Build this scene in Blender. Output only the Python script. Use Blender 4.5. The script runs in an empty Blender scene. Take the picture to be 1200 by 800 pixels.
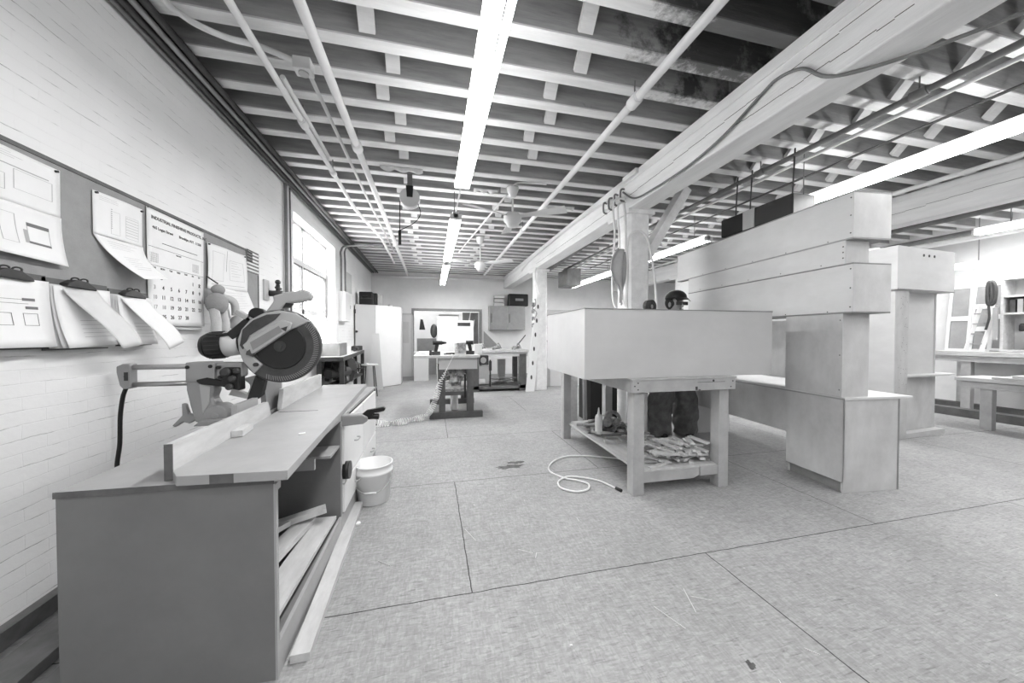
import bpy, bmesh, math, random
from mathutils import Vector, Matrix
random.seed(7)
S = bpy.context.scene
COL = S.collection
PI = math.pi

# ------------------------------------------------------------------ camera, world, exposure
FPX = 402.0
cam_d = bpy.data.cameras.new('camera'); cam = bpy.data.objects.new('camera', cam_d); COL.objects.link(cam)
cam_d.sensor_width = 36; cam_d.lens = 36 * FPX / 1200; cam_d.clip_start = .05; cam_d.clip_end = 200
cam.location = (0, 0, 1.35)
cam.rotation_euler = (math.radians(90 - 1.0), 0, math.radians(-13.16))
S.camera = cam
vs = S.view_settings
vs.view_transform = 'Standard'; vs.look = 'None'; vs.gamma = 1; vs.use_curve_mapping = False
vs.exposure = 0.0
W = bpy.data.worlds.new('world'); S.world = W; W.use_nodes = True
W.node_tree.nodes['Background'].inputs[0].default_value = (1, 1, 1, 1)
W.node_tree.nodes['Background'].inputs[1].default_value = 3.5
TUBE_E = 21.0      # emission of the fluorescent tubes
LAMP_W = 52.0      # watts of each fixture's own light

def area_light(name, loc, rot, sx, sy, w):
    d = bpy.data.lights.new(name, 'AREA'); d.shape = 'RECTANGLE'; d.size = sx; d.size_y = sy; d.energy = w
    o = bpy.data.objects.new(name, d); o.location = loc; o.rotation_euler = rot; COL.objects.link(o); return o
# daylight coming in through the side window
area_light('window_daylight', (-2.35, 6.45, 2.1), (0, -PI/2, 0), 1.9, 2.0, 260)

# ------------------------------------------------------------------ materials
def mat(name, g, rough=.6, metal=0, var=0, scale=6, stretch=(1, 1, 1), bump=0, bscale=30, spec=.3):
    m = bpy.data.materials.new(name); m.use_nodes = True
    nt = m.node_tree; N = nt.nodes; L = nt.links; b = N['Principled BSDF']
    b.inputs['Roughness'].default_value = rough; b.inputs['Metallic'].default_value = metal
    b.inputs['Specular IOR Level'].default_value = spec
    b.inputs['Base Color'].default_value = (g, g, g, 1)
    tc = N.new('ShaderNodeTexCoord'); mp = N.new('ShaderNodeMapping'); mp.inputs['Scale'].default_value = stretch
    L.new(tc.outputs['Object'], mp.inputs[0])
    if var:
        n = N.new('ShaderNodeTexNoise'); n.inputs['Scale'].default_value = scale; n.inputs['Detail'].default_value = 6
        n.inputs['Roughness'].default_value = .65
        L.new(mp.outputs[0], n.inputs['Vector'])
        r = N.new('ShaderNodeMapRange'); r.inputs['From Min'].default_value = .3; r.inputs['From Max'].default_value = .7
        r.inputs['To Min'].default_value = max(0, g * (1 - var)); r.inputs['To Max'].default_value = min(1, g * (1 + var))
        L.new(n.outputs['Fac'], r.inputs[0])
        c = N.new('ShaderNodeCombineColor')
        for k in range(3): L.new(r.outputs[0], c.inputs[k])
        L.new(c.outputs[0], b.inputs['Base Color'])
    if bump:
        n2 = N.new('ShaderNodeTexNoise'); n2.inputs['Scale'].default_value = bscale; n2.inputs['Detail'].default_value = 5
        L.new(mp.outputs[0], n2.inputs['Vector'])
        bp = N.new('ShaderNodeBump'); bp.inputs['Strength'].default_value = bump; bp.inputs['Distance'].default_value = .01
        L.new(n2.outputs['Fac'], bp.inputs['Height']); L.new(bp.outputs[0], b.inputs['Normal'])
    return m

def emis(name, e):
    m = bpy.data.materials.new(name); m.use_nodes = True
    b = m.node_tree.nodes['Principled BSDF']; b.inputs['Base Color'].default_value = (.8, .8, .8, 1)
    b.inputs['Emission Color'].default_value = (1, 1, 1, 1); b.inputs['Emission Strength'].default_value = e
    return m

def floor_mat():
    m = bpy.data.materials.new('osb_floor'); m.use_nodes = True
    nt = m.node_tree; N = nt.nodes; L = nt.links; b = N['Principled BSDF']
    b.inputs['Roughness'].default_value = .62; b.inputs['Specular IOR Level'].default_value = .25
    tc = N.new('ShaderNodeTexCoord')
    def val(v):
        return v
    def math_(op, a, c):
        n = N.new('ShaderNodeMath'); n.operation = op
        for k, x in enumerate((a, c)):
            if isinstance(x, (int, float)): n.inputs[k].default_value = x
            else: L.new(x, n.inputs[k])
        return n.outputs[0]
    # strands: two stretched, rotated voronoi layers
    acc = None
    for rot, st, sc, lo, hi in ((.5, (1, 3.6, 1), 26, .45, .55), (-.9, (3.8, 1, 1), 31, .45, .55), (1.9, (1, 4, 1), 44, .465, .535)):
        mp = N.new('ShaderNodeMapping'); mp.inputs['Rotation'].default_value = (0, 0, rot); mp.inputs['Scale'].default_value = st
        L.new(tc.outputs['Object'], mp.inputs[0])
        v = N.new('ShaderNodeTexVoronoi'); v.inputs['Scale'].default_value = sc; L.new(mp.outputs[0], v.inputs['Vector'])
        s = N.new('ShaderNodeSeparateColor'); L.new(v.outputs['Color'], s.inputs[0])
        r = N.new('ShaderNodeMapRange'); r.inputs['To Min'].default_value = lo; r.inputs['To Max'].default_value = hi
        L.new(s.outputs[0], r.inputs[0])
        acc = r.outputs[0] if acc is None else math_('MULTIPLY', math_('MULTIPLY', acc, r.outputs[0]), 2.0)
    big = N.new('ShaderNodeTexNoise'); big.inputs['Scale'].default_value = .9; big.inputs['Detail'].default_value = 7; big.inputs['Roughness'].default_value = .7
    L.new(tc.outputs['Object'], big.inputs['Vector'])
    r = N.new('ShaderNodeMapRange'); r.inputs['From Min'].default_value = .3; r.inputs['From Max'].default_value = .7
    r.inputs['To Min'].default_value = .84; r.inputs['To Max'].default_value = 1.12; L.new(big.outputs['Fac'], r.inputs[0])
    acc = math_('MULTIPLY', acc, r.outputs[0])
    # thin dark and pale strands
    for rot, st, scl, lo, hi, val_ in ((.35, (1, 9, 1), 9, .64, .70, .72), (-1.1, (1, 10, 1), 10, .65, .71, .74), (2.2, (1, 11, 1), 8, .66, .72, .70), (1.4, (1, 12, 1), 12, .66, .71, 1.22), (-.2, (1, 12, 1), 11, .66, .71, 1.2)):
        mp = N.new('ShaderNodeMapping'); mp.inputs['Rotation'].default_value = (0, 0, rot); mp.inputs['Scale'].default_value = st
        L.new(tc.outputs['Object'], mp.inputs[0])
        v = N.new('ShaderNodeTexNoise'); v.inputs['Scale'].default_value = scl; v.inputs['Detail'].default_value = 3; v.inputs['Distortion'].default_value = .4
        L.new(mp.outputs[0], v.inputs['Vector'])
        r = N.new('ShaderNodeMapRange'); r.inputs['From Min'].default_value = lo; r.inputs['From Max'].default_value = hi; r.inputs['To Min'].default_value = 1; r.inputs['To Max'].default_value = val_
        L.new(v.outputs['Fac'], r.inputs[0]); acc = math_('MULTIPLY', acc, r.outputs[0])
    # small dark scuffs
    sc = N.new('ShaderNodeTexNoise'); sc.inputs['Scale'].default_value = 7; sc.inputs['Detail'].default_value = 9; sc.inputs['Roughness'].default_value = .75
    mp = N.new('ShaderNodeMapping'); mp.inputs['Scale'].default_value = (1, 2.4, 1); L.new(tc.outputs['Object'], mp.inputs[0]); L.new(mp.outputs[0], sc.inputs['Vector'])
    r = N.new('ShaderNodeMapRange'); r.inputs['From Min'].default_value = .61; r.inputs['From Max'].default_value = .70
    r.inputs['To Min'].default_value = 1; r.inputs['To Max'].default_value = .5; L.new(sc.outputs['Fac'], r.inputs[0])
    acc = math_('MULTIPLY', acc, r.outputs[0])
    # sheet seams
    mp = N.new('ShaderNodeMapping'); mp.inputs['Location'].default_value = (-.2 + 1.45, -1.78, 0); L.new(tc.outputs['Object'], mp.inputs[0])
    wob = N.new('ShaderNodeTexNoise'); wob.inputs['Scale'].default_value = 9; L.new(tc.outputs['Object'], wob.inputs['Vector'])
    mx = N.new('ShaderNodeMixRGB'); mx.blend_type = 'LINEAR_LIGHT'; mx.inputs[0].default_value = .006
    L.new(mp.outputs[0], mx.inputs[1]); L.new(wob.outputs['Color'], mx.inputs[2])
    br = N.new('ShaderNodeTexBrick'); br.inputs['Scale'].default_value = 1; br.inputs['Brick Width'].default_value = 2.9
    br.inputs['Row Height'].default_value = 1.4; br.inputs['Mortar Size'].default_value = .0032; br.inputs['Mortar Smooth'].default_value = .1
    br.inputs['Color1'].default_value = br.inputs['Color2'].default_value = (1, 1, 1, 1); br.inputs['Mortar'].default_value = (.12, .12, .12, 1)
    L.new(mx.outputs[0], br.inputs['Vector'])
    s = N.new('ShaderNodeSeparateColor'); L.new(br.outputs['Color'], s.inputs[0])
    acc = math_('MULTIPLY', acc, s.outputs[0])
    acc = math_('MULTIPLY', acc, .62)
    c = N.new('ShaderNodeCombineColor')
    for k in range(3): L.new(acc, c.inputs[k])
    L.new(c.outputs[0], b.inputs['Base Color'])
    bp = N.new('ShaderNodeBump'); bp.inputs['Strength'].default_value = .25; bp.inputs['Distance'].default_value = .004
    L.new(acc, bp.inputs['Height']); L.new(bp.outputs[0], b.inputs['Normal'])
    return m

def brick_mat():
    m = bpy.data.materials.new('painted_brick'); m.use_nodes = True
    nt = m.node_tree; N = nt.nodes; L = nt.links; b = N['Principled BSDF']
    b.inputs['Roughness'].default_value = .5; b.inputs['Specular IOR Level'].default_value = .3
    tc = N.new('ShaderNodeTexCoord'); sp = N.new('ShaderNodeSeparateXYZ'); L.new(tc.outputs['Object'], sp.inputs[0])
    cb = N.new('ShaderNodeCombineXYZ'); L.new(sp.outputs[1], cb.inputs[0]); L.new(sp.outputs[2], cb.inputs[1])
    wob = N.new('ShaderNodeTexNoise'); wob.inputs['Scale'].default_value = 5; wob.inputs['Detail'].default_value = 5; L.new(tc.outputs['Object'], wob.inputs['Vector'])
    mx = N.new('ShaderNodeMixRGB'); mx.blend_type = 'LINEAR_LIGHT'; mx.inputs[0].default_value = .012
    L.new(cb.outputs[0], mx.inputs[1]); L.new(wob.outputs['Color'], mx.inputs[2])
    br = N.new('ShaderNodeTexBrick'); br.inputs['Scale'].default_value = 1; br.inputs['Brick Width'].default_value = .21
    br.inputs['Row Height'].default_value = .066; br.inputs['Mortar Size'].default_value = .0028; br.inputs['Mortar Smooth'].default_value = .4
    br.inputs['Color1'].default_value = br.inputs['Color2'].default_value = (1, 1, 1, 1); br.inputs['Mortar'].default_value = (0, 0, 0, 1)
    L.new(mx.outputs[0], br.inputs['Vector'])
    # horizontal joints show more than the upright ones
    bh = N.new('ShaderNodeTexBrick'); bh.inputs['Scale'].default_value = 1; bh.inputs['Brick Width'].default_value = 90; bh.inputs['Row Height'].default_value = .066
    bh.inputs['Mortar Size'].default_value = .0024; bh.inputs['Mortar Smooth'].default_value = .3; L.new(mx.outputs[0], bh.inputs['Vector'])
    # where the joints still show through the paint
    n = N.new('ShaderNodeTexNoise'); n.inputs['Scale'].default_value = 4.5; n.inputs['Detail'].default_value = 8; n.inputs['Roughness'].default_value = .7
    mp = N.new('ShaderNodeMapping'); mp.inputs['Scale'].default_value = (1, 1.1, 6); L.new(tc.outputs['Object'], mp.inputs[0]); L.new(mp.outputs[0], n.inputs['Vector'])
    r = N.new('ShaderNodeMapRange'); r.inputs['From Min'].default_value = .5; r.inputs['From Max'].default_value = .66
    r.inputs['To Min'].default_value = .04; r.inputs['To Max'].default_value = .9; L.new(n.outputs['Fac'], r.inputs[0])
    mu = N.new('ShaderNodeMath'); mu.operation = 'MULTIPLY'; L.new(bh.outputs['Fac'], mu.inputs[0]); L.new(r.outputs[0], mu.inputs[1])
    n3 = N.new('ShaderNodeTexNoise'); n3.inputs['Scale'].default_value = 1.6; n3.inputs['Detail'].default_value = 6; L.new(tc.outputs['Object'], n3.inputs['Vector'])
    r3 = N.new('ShaderNodeMapRange'); r3.inputs['To Min'].default_value = .70; r3.inputs['To Max'].default_value = .86; L.new(n3.outputs['Fac'], r3.inputs[0])
    c3 = N.new('ShaderNodeCombineColor')
    for k in range(3): L.new(r3.outputs[0], c3.inputs[k])
    m2 = N.new('ShaderNodeMixRGB'); m2.inputs[2].default_value = (.28, .28, .28, 1); L.new(mu.outputs[0], m2.inputs[0]); L.new(c3.outputs[0], m2.inputs[1])
    L.new(m2.outputs[0], b.inputs['Base Color'])
    n4 = N.new('ShaderNodeTexNoise'); n4.inputs['Scale'].default_value = 40; n4.inputs['Detail'].default_value = 4; L.new(tc.outputs['Object'], n4.inputs['Vector'])
    inv = N.new('ShaderNodeMath'); inv.operation = 'MULTIPLY_ADD'; inv.inputs[1].default_value = -1.0; L.new(br.outputs['Fac'], inv.inputs[0]); 
    h = N.new('ShaderNodeMath'); h.operation = 'MULTIPLY'; h.inputs[1].default_value = .5; L.new(n4.outputs['Fac'], h.inputs[0]); L.new(h.outputs[0], inv.inputs[2])
    bp = N.new('ShaderNodeBump'); bp.inputs['Strength'].default_value = .35; bp.inputs['Distance'].default_value = .006
    L.new(inv.outputs[0], bp.inputs['Height']); L.new(bp.outputs[0], b.inputs['Normal'])
    return m

def joist_mat(name, g, stain=True, var=.18):
    """old painted timber, water stained above the near side of the big beam"""
    m = mat(name, g, .75, var=var, scale=5, stretch=(.35, 3, 3), bump=.3, bscale=30)
    if not stain: return m
    nt = m.node_tree; N = nt.nodes; L = nt.links; b = N['Principled BSDF']
    src = b.inputs['Base Color'].links[0].from_socket
    tc = N.new('ShaderNodeTexCoord')
    sub = N.new('ShaderNodeVectorMath'); sub.operation = 'SUBTRACT'; sub.inputs[1].default_value = (2.15, 1.95, 3.5); L.new(tc.outputs['Object'], sub.inputs[0])
    ln = N.new('ShaderNodeVectorMath'); ln.operation = 'LENGTH'; L.new(sub.outputs[0], ln.inputs[0])
    n = N.new('ShaderNodeTexNoise'); n.inputs['Scale'].default_value = 4; n.inputs['Detail'].default_value = 7; n.inputs['Roughness'].default_value = .7
    L.new(tc.outputs['Object'], n.inputs['Vector'])
    a = N.new('ShaderNodeMath'); a.operation = 'MULTIPLY_ADD'; a.inputs[1].default_value = 2.2; L.new(n.outputs['Fac'], a.inputs[0]); L.new(ln.outputs['Value'], a.inputs[2])
    r = N.new('ShaderNodeMapRange'); r.inputs['From Min'].default_value = 1.55; r.inputs['From Max'].default_value = 1.9
    r.inputs['To Min'].default_value = .22; r.inputs['To Max'].default_value = 1; L.new(a.outputs[0], r.inputs[0])
    mx = N.new('ShaderNodeMixRGB'); mx.blend_type = 'MULTIPLY'; mx.inputs[0].default_value = 1
    c = N.new('ShaderNodeCombineColor')
    for k in range(3): L.new(r.outputs[0], c.inputs[k])
    L.new(src, mx.inputs[1]); L.new(c.outputs[0], mx.inputs[2]); L.new(mx.outputs[0], b.inputs['Base Color'])
    return m

M = dict(
    boxply=mat('box_ply', .47, .5, var=.07, scale=2.4, stretch=(.7, .7, 1)),
    floor=floor_mat(), brick=brick_mat(),
    plaster=mat('white_wall_plaster', .76, .7, var=.06, scale=2, bump=.1),
    joist=joist_mat('joist_side_dark', .36, var=.28), joist_b=joist_mat('joist_edge_pale', .72, var=.12),  # joist sides darker than the pale bottom edges
    deck=mat('ceiling_deck', .3, .8, var=.2, scale=4),
    beam=mat('painted_beam', .80, .65, var=.10, scale=3, stretch=(3, .4, 3), bump=.3),
    ply=mat('birch_ply', .50, .5, var=.17, scale=3.5, stretch=(1, 1, .7), bump=.04),
    plyl=mat('birch_ply_light', .57, .5, var=.09, scale=2.6, stretch=(.6, .6, 1.4)),
    plyd=mat('ply_edge', .22, .6, var=.15, scale=10),
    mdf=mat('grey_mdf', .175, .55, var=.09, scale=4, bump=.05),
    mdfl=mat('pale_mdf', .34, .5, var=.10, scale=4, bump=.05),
    mdfe=mat('mdf_edge', .12, .6, var=.2, scale=14),
    table=mat('worktable_lumber', .38, .6, var=.16, scale=5, stretch=(1, 1, 1), bump=.1),
    dtable=mat('dark_table_lumber', .10, .6, var=.25, scale=5),
    scrap=mat('scrap_pine', .50, .6, var=.15, scale=8, stretch=(2, .5, 2)),
    scrapd=mat('scrap_dark', .18, .6, var=.3, scale=8),
    white=mat('white_paint', .74, .45, var=.03, scale=3),
    cabinet=mat('white_laminate', .64, .35, var=.02, scale=2),
    paper=mat('paper', .80, .8, var=.03, scale=5),
    paperg=mat('paper_grey', .62, .8, var=.06, scale=6),
    ink=mat('ink', .05, .7), inkl=mat('ink_pale', .42, .8), inkm=mat('ink_mid', .18, .8),
    pin=mat('pinboard_fabric', .30, .9, var=.08, scale=14, bump=.15, bscale=200),
    black=mat('black_plastic', .018, .4), blackm=mat('black_rubber', .03, .7),
    dark=mat('dark_iron', .06, .5, .4, var=.25), steel=mat('steel', .45, .35, .8), pipe=mat('painted_pipe', .76, .4, var=.05),
    pipeg=mat('grey_pipe', .20, .5, var=.2), piped=mat('dark_pipe', .07, .5, var=.3),
    cast=mat('saw_cast_grey', .30, .4, .2, var=.05), castl=mat('saw_guard_grey', .40, .35, .1),
    motor=mat('saw_motor_shell', .62, .4), smoke=mat('smoked_guard', .055, .3, var=.3, scale=10, bump=.1),
    label=mat('saw_label', .24, .5, var=.1), bag=mat('dust_bag_cloth', .42, .9, var=.15, bump=.2),
    plastic=mat('white_plastic', .72, .35), plush=mat('plush_cloth', .30, .95, var=.2, bump=.3, bscale=80),
    plushl=mat('plush_pale', .48, .95, var=.1, bump=.3, bscale=80),
    frame=mat('window_frame_paint', .70, .5), darkframe=mat('dark_sash', .10, .5),
    denim=mat('denim', .15, .9, var=.3, scale=12, bump=.3), skin=mat('skin', .34, .6), shirt=mat('shirt_cloth', .12, .9, var=.2),
    hair=mat('hair', .04, .8), stain=mat('oily_stain', .10, .5, var=.4, scale=20), chip=mat('wood_chip', .62, .7),
    fan=mat('fan_enamel', .60, .4), cloth=mat('grey_cloth', .36, .95, var=.1, bump=.2),
    cloud=mat('insulation_scrap', .5, .9, var=.2), door=mat('painted_door', .58, .5), shade=mat('dim_board', .30, .7, var=.1),
    lightgrey=mat('light_grey_board', .5, .6, var=.05), clutter=mat('clutter_mix', .3, .6, var=.7, scale=18),
    tube=emis('fluorescent_tube', TUBE_E),
)
glass = bpy.data.materials.new('window_glass'); glass.use_nodes = True
_b = glass.node_tree.nodes['Principled BSDF']; _b.inputs['Transmission Weight'].default_value = 1; _b.inputs['Roughness'].default_value = 0
_b.inputs['IOR'].default_value = 1.01; _b.inputs['Base Color'].default_value = (1, 1, 1, 1)
M['glass'] = glass

# ------------------------------------------------------------------ mesh builder
class MB:
    def __init__(s): s.bm = bmesh.new(); s.mi = 0
    def face(s, vs_):
        try:
            f = s.bm.faces.new(vs_); f.material_index = s.mi; return f
        except ValueError: return None
    def hexa(s, p):
        v = [s.bm.verts.new(q) for q in p]
        for a in ((3, 2, 1, 0), (4, 5, 6, 7), (0, 1, 5, 4), (1, 2, 6, 5), (2, 3, 7, 6), (3, 0, 4, 7)): s.face([v[k] for k in a])
        return s
    def box(s, x0, x1, y0, y1, z0, z1):
        return s.hexa([(x0, y0, z0), (x1, y0, z0), (x1, y1, z0), (x0, y1, z0), (x0, y0, z1), (x1, y0, z1), (x1, y1, z1), (x0, y1, z1)])
    def obox(s, c, size, rot=(0, 0, 0)):
        R = Matrix.Rotation(rot[2], 3, 'Z') @ Matrix.Rotation(rot[1], 3, 'Y') @ Matrix.Rotation(rot[0], 3, 'X')
        hx, hy, hz = [k / 2 for k in size]; c = Vector(c)
        return s.hexa([c + R @ Vector(q) for q in ((-hx, -hy, -hz), (hx, -hy, -hz), (hx, hy, -hz), (-hx, hy, -hz), (-hx, -hy, hz), (hx, -hy, hz), (hx, hy, hz), (-hx, hy, hz))])
    def beam(s, p0, p1, w, h, up=(0, 0, 1)):
        p0, p1 = Vector(p0), Vector(p1); d = (p1 - p0).normalized(); u = Vector(up)
        a = d.cross(u)
        if a.length < 1e-4: a = d.cross(Vector((1, 0, 0)))
        a.normalize(); b = a.cross(d).normalized(); a *= w / 2; b *= h / 2
        return s.hexa([p0 - a - b, p0 + a - b, p1 + a - b, p1 - a - b, p0 - a + b, p0 + a + b, p1 + a + b, p1 - a + b])
    def ring(s, c, d, r, n, ph=0):
        d = Vector(d).normalized(); a = d.cross(Vector((0, 0, 1)))
        if a.length < 1e-3: a = Vector((1, 0, 0))
        a.normalize(); b = d.cross(a).normalized()
        return [s.bm.verts.new(Vector(c) + a * r * math.cos(2 * PI * k / n + ph) + b * r * math.sin(2 * PI * k / n + ph)) for k in range(n)]
    def bridge(s, r0, r1):
        n = len(r0)
        for k in range(n): 
            f = s.face([r0[k], r0[(k + 1) % n], r1[(k + 1) % n], r1[k]])
            if f: f.smooth = True
    def cyl(s, p0, p1, r, r2=None, n=18, cap=True):
        p0, p1 = Vector(p0), Vector(p1); d = p1 - p0
        a = s.ring(p0, d, r, n); b = s.ring(p1, d, r if r2 is None else r2, n); s.bridge(a, b)
        if cap: s.face(a[::-1]); s.face(b)
        return s
    def lathe(s, prof, c=(0, 0, 0), d=(0, 0, 1), n=24, cap=True):
        c, d = Vector(c), Vector(d).normalized(); prev = None; first = None
        for r, z in prof:
            k = s.ring(c + d * z, d, max(r, .0005), n)
            if prev: s.bridge(prev, k)
            else: first = k
            prev = k
        if cap: s.face(first[::-1]); s.face(prev)
        return s
    def tube(s, pts, r, n=8, smooth=True, closed=False):
        P = [Vector(p) for p in pts]
        if smooth and len(P) > 2:
            Q = []
            for i in range(len(P) - 1):
                p0 = P[max(i - 1, 0)]; p1 = P[i]; p2 = P[i + 1]; p3 = P[min(i + 2, len(P) - 1)]
                for k in range(6):
                    t = k / 6
                    Q.append(.5 * ((2 * p1) + (-p0 + p2) * t + (2 * p0 - 5 * p1 + 4 * p2 - p3) * t * t + (-p0 + 3 * p1 - 3 * p2 + p3) * t ** 3))
            Q.append(P[-1]); P = Q
        prev = None; nrm = None
        for i, p in enumerate(P):
            d = (P[min(i + 1, len(P) - 1)] - P[max(i - 1, 0)]).normalized()
            if nrm is None:
                nrm = d.cross(Vector((0, 0, 1)))
                if nrm.length < 1e-3: nrm = d.cross(Vector((1, 0, 0)))
            nrm = (nrm - d * nrm.dot(d))
            if nrm.length < 1e-5: nrm = d.cross(Vector((.3, .8, .1)))
            nrm.normalize(); b = d.cross(nrm)
            k = [s.bm.verts.new(p + (nrm * math.cos(2 * PI * j / n) + b * math.sin(2 * PI * j / n)) * r) for j in range(n)]
            if prev: s.bridge(prev, k)
            else: s.face(k[::-1])
            prev = k
        s.face(prev); return s
    def prism(s, poly, y0, y1, plane='xz'):
        """polygon given in a plane, extruded along the remaining axis"""
        def P(a, b, t):
            return {'xz': (a, t, b), 'yz': (t, a, b), 'xy': (a, b, t)}[plane]
        A = [s.bm.verts.new(P(a, b, y0)) for a, b in poly]; B = [s.bm.verts.new(P(a, b, y1)) for a, b in poly]
        n = len(poly); s.face(A); s.face(B[::-1])
        for k in range(n): s.face([A[k], B[k], B[(k + 1) % n], A[(k + 1) % n]])
        return s
    def sphere(s, c, r, n=16, m=10, sc=(1, 1, 1), cut=-1):
        c = Vector(c); prev = None
        for i in range(m + 1):
            th = PI * i / m
            z = max(math.cos(th), cut)
            k = [s.bm.verts.new(c + Vector((math.sin(th) * math.cos(2 * PI * j / n) * r * sc[0], math.sin(th) * math.sin(2 * PI * j / n) * r * sc[1], z * r * sc[2])) + Vector((1e-5 * j, 0, 0))) for j in range(n)]
            if prev: s.bridge(prev, k)
            prev = k
        return s
    def grid(s, fn, nu=10, nv=10, off=0, u0=0, u1=1, v0=0, v1=1, thick=0):
        V = [[s.bm.verts.new(fn(u0 + (u1 - u0) * i / nu, v0 + (v1 - v0) * j / nv, off)) for j in range(nv + 1)] for i in range(nu + 1)]
        for i in range(nu):
            for j in range(nv):
                f = s.face([V[i][j], V[i + 1][j], V[i + 1][j + 1], V[i][j + 1]])
                if f: f.smooth = True
        return s
    def text(s, body, fn, size, align='LEFT', ext=.0003):
        """lettering; fn maps (x, y, z) of the text plane to a point"""
        c = bpy.data.curves.new('t', 'FONT'); c.body = body; c.size = size; c.align_x = align; c.extrude = ext; c.resolution_u = 2; c.offset = size * .018
        o = bpy.data.objects.new('t', c); COL.objects.link(o); bpy.context.view_layer.update()
        me = bpy.data.meshes.new_from_object(o.evaluated_get(bpy.context.evaluated_depsgraph_get()))
        vv = [s.bm.verts.new(fn(v.co.x, v.co.y, v.co.z)) for v in me.vertices]
        for p in me.polygons: s.face([vv[k] for k in p.vertices])
        bpy.data.objects.remove(o); bpy.data.curves.remove(c); bpy.data.meshes.remove(me); return s
    def build(s, name, m, parent=None, bevel=0, solid=0, loc=None, rz=None, subsurf=0):
        bmesh.ops.recalc_face_normals(s.bm, faces=s.bm.faces)
        me = bpy.data.meshes.new(name); s.bm.to_mesh(me); s.bm.free()
        for q in (m if isinstance(m, (list, tuple)) else [m]): me.materials.append(M[q] if isinstance(q, str) else q)
        o = bpy.data.objects.new(name, me); COL.objects.link(o); o.parent = parent
        if loc: o.location = loc
        if rz is not None: o.rotation_euler.z = rz
        if solid:
            k = o.modifiers.new('s', 'SOLIDIFY'); k.thickness = solid; k.offset = 0
        if bevel:
            k = o.modifiers.new('b', 'BEVEL'); k.width = bevel; k.segments = 2; k.limit_method = 'ANGLE'
        if subsurf:
            k = o.modifiers.new('u', 'SUBSURF'); k.levels = subsurf; k.render_levels = subsurf
        return o

def tag(o, label=None, cat=None, group=None, kind=None):
    if label: o['label'] = label
    if cat: o['category'] = cat
    if group: o['group'] = group
    if kind: o['kind'] = kind
    return o
def thing(name, label, cat, loc=(0, 0, 0), rz=0, group=None):
    o = bpy.data.objects.new(name, None); COL.objects.link(o); o.location = loc; o.rotation_euler.z = rz
    o.empty_display_size = .1
    return tag(o, label, cat, group)
def copy_tree(o, parent=None):
    c = o.copy(); COL.objects.link(c); c.parent = parent
    for ch in list(o.children): copy_tree(ch, c)
    return c
def struct(o): o['kind'] = 'structure'; return o
def mb(): return MB()

# ------------------------------------------------------------------ the room
XL, XR, YB, YF, ZC = -1.89, 10.0, -3.5, 11.8, 3.4
ZD = 3.69
struct(mb().box(XL - .3, XR + .3, YB - .3, YF + 4.3, -.12, 0).build('floor', 'floor'))
# left wall with the window opening: four blocks in one mesh
WY0, WY1, WZ0, WZ1 = 5.43, 7.50, 1.10, 3.09
b = mb()
b.box(XL - .32, XL, YB, WY0, 0, ZD); b.box(XL - .32, XL, WY1, YF, 0, ZD); b.box(XL - .32, XL, WY0, WY1, 0, WZ0); b.box(XL - .32, XL, WY0, WY1, WZ1, ZD)
struct(b.build('wall_left', 'brick'))
# far wall with the opening to the next room
OX0, OX1, OZ = -.58, 1.62, 2.18
b = mb(); b.box(XL, OX0, YF, YF + .2, 0, ZD); b.box(OX1, XR, YF, YF + .2, 0, ZD); b.box(OX0, OX1, YF, YF + .2, OZ, ZD)
struct(b.build('wall_far', 'plaster'))
b = mb(); b.box(XL, XR, YF + 4, YF + 4.2, 0, ZD); b.box(XL, XL + .1, YF + .2, YF + 4, 0, ZD); b.box(6, 6.1, YF + .2, YF + 4, 0, ZD); b.box(XL, 6, YF + .2, YF + 4, ZD - .2, ZD)
struct(b.build('wall_next_room', 'plaster'))
struct(mb().box(XR, XR + .2, YB, YF, 0, ZD).build('wall_right', 'plaster'))
struct(mb().box(XL, XR, YB - .2, YB, 0, ZD).build('wall_back', 'plaster'))
b = mb(); w = .07
b.box(OX0 - w, OX0, YF - .03, YF + .2, 0, OZ + w); b.box(OX1, OX1 + w, YF - .03, YF + .2, 0, OZ + w); b.box(OX0, OX1, YF - .03, YF + .2, OZ, OZ + w)
struct(b.build('trim_1', 'shade'))
# ceiling: deck, joists and herringbone struts
ceil = struct(mb().box(XL, XR, YB, YF, ZD, ZD + .1).build('ceiling', 'deck'))
JY = [2.28 + .337 * k for k in range(-16, 29)]; JY[22] += .09
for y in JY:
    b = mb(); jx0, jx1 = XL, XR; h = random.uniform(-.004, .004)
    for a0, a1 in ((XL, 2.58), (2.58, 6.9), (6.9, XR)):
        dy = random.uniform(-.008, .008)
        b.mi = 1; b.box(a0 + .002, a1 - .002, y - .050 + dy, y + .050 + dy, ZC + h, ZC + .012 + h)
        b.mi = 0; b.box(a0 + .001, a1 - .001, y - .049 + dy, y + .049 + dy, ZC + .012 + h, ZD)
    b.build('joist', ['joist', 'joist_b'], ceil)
for rowx, k0, k1, flip in ((-.36, 11, 40, -1), (1.08, 11, 40, 1), (4.03, 12, 32, 1), (5.15, 13, 32, -1)):
    for i in range(k0, k1):
        y = JY[i]; x = rowx + .06 * flip * (1 if i % 2 == 0 else -1) + random.uniform(-.015, .015)
        b = mb(); g = .052
        b.hexa([(x - g, y + .052, ZD - .05), (x + g, y + .052, ZD - .05), (x + g, y + .078, ZD - .02), (x - g, y + .078, ZD - .02),
                (x - g, y + .262, ZC + .012), (x + g, y + .262, ZC + .012), (x + g, y + .286, ZC + .05), (x - g, y + .286, ZC + .05)])
        b.build('bridging_strut', 'joist_b', ceil)
struct(mb().box(XL, -1.70, YB, YF, 3.385, 3.398).build('trim_3', 'black'))

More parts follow.
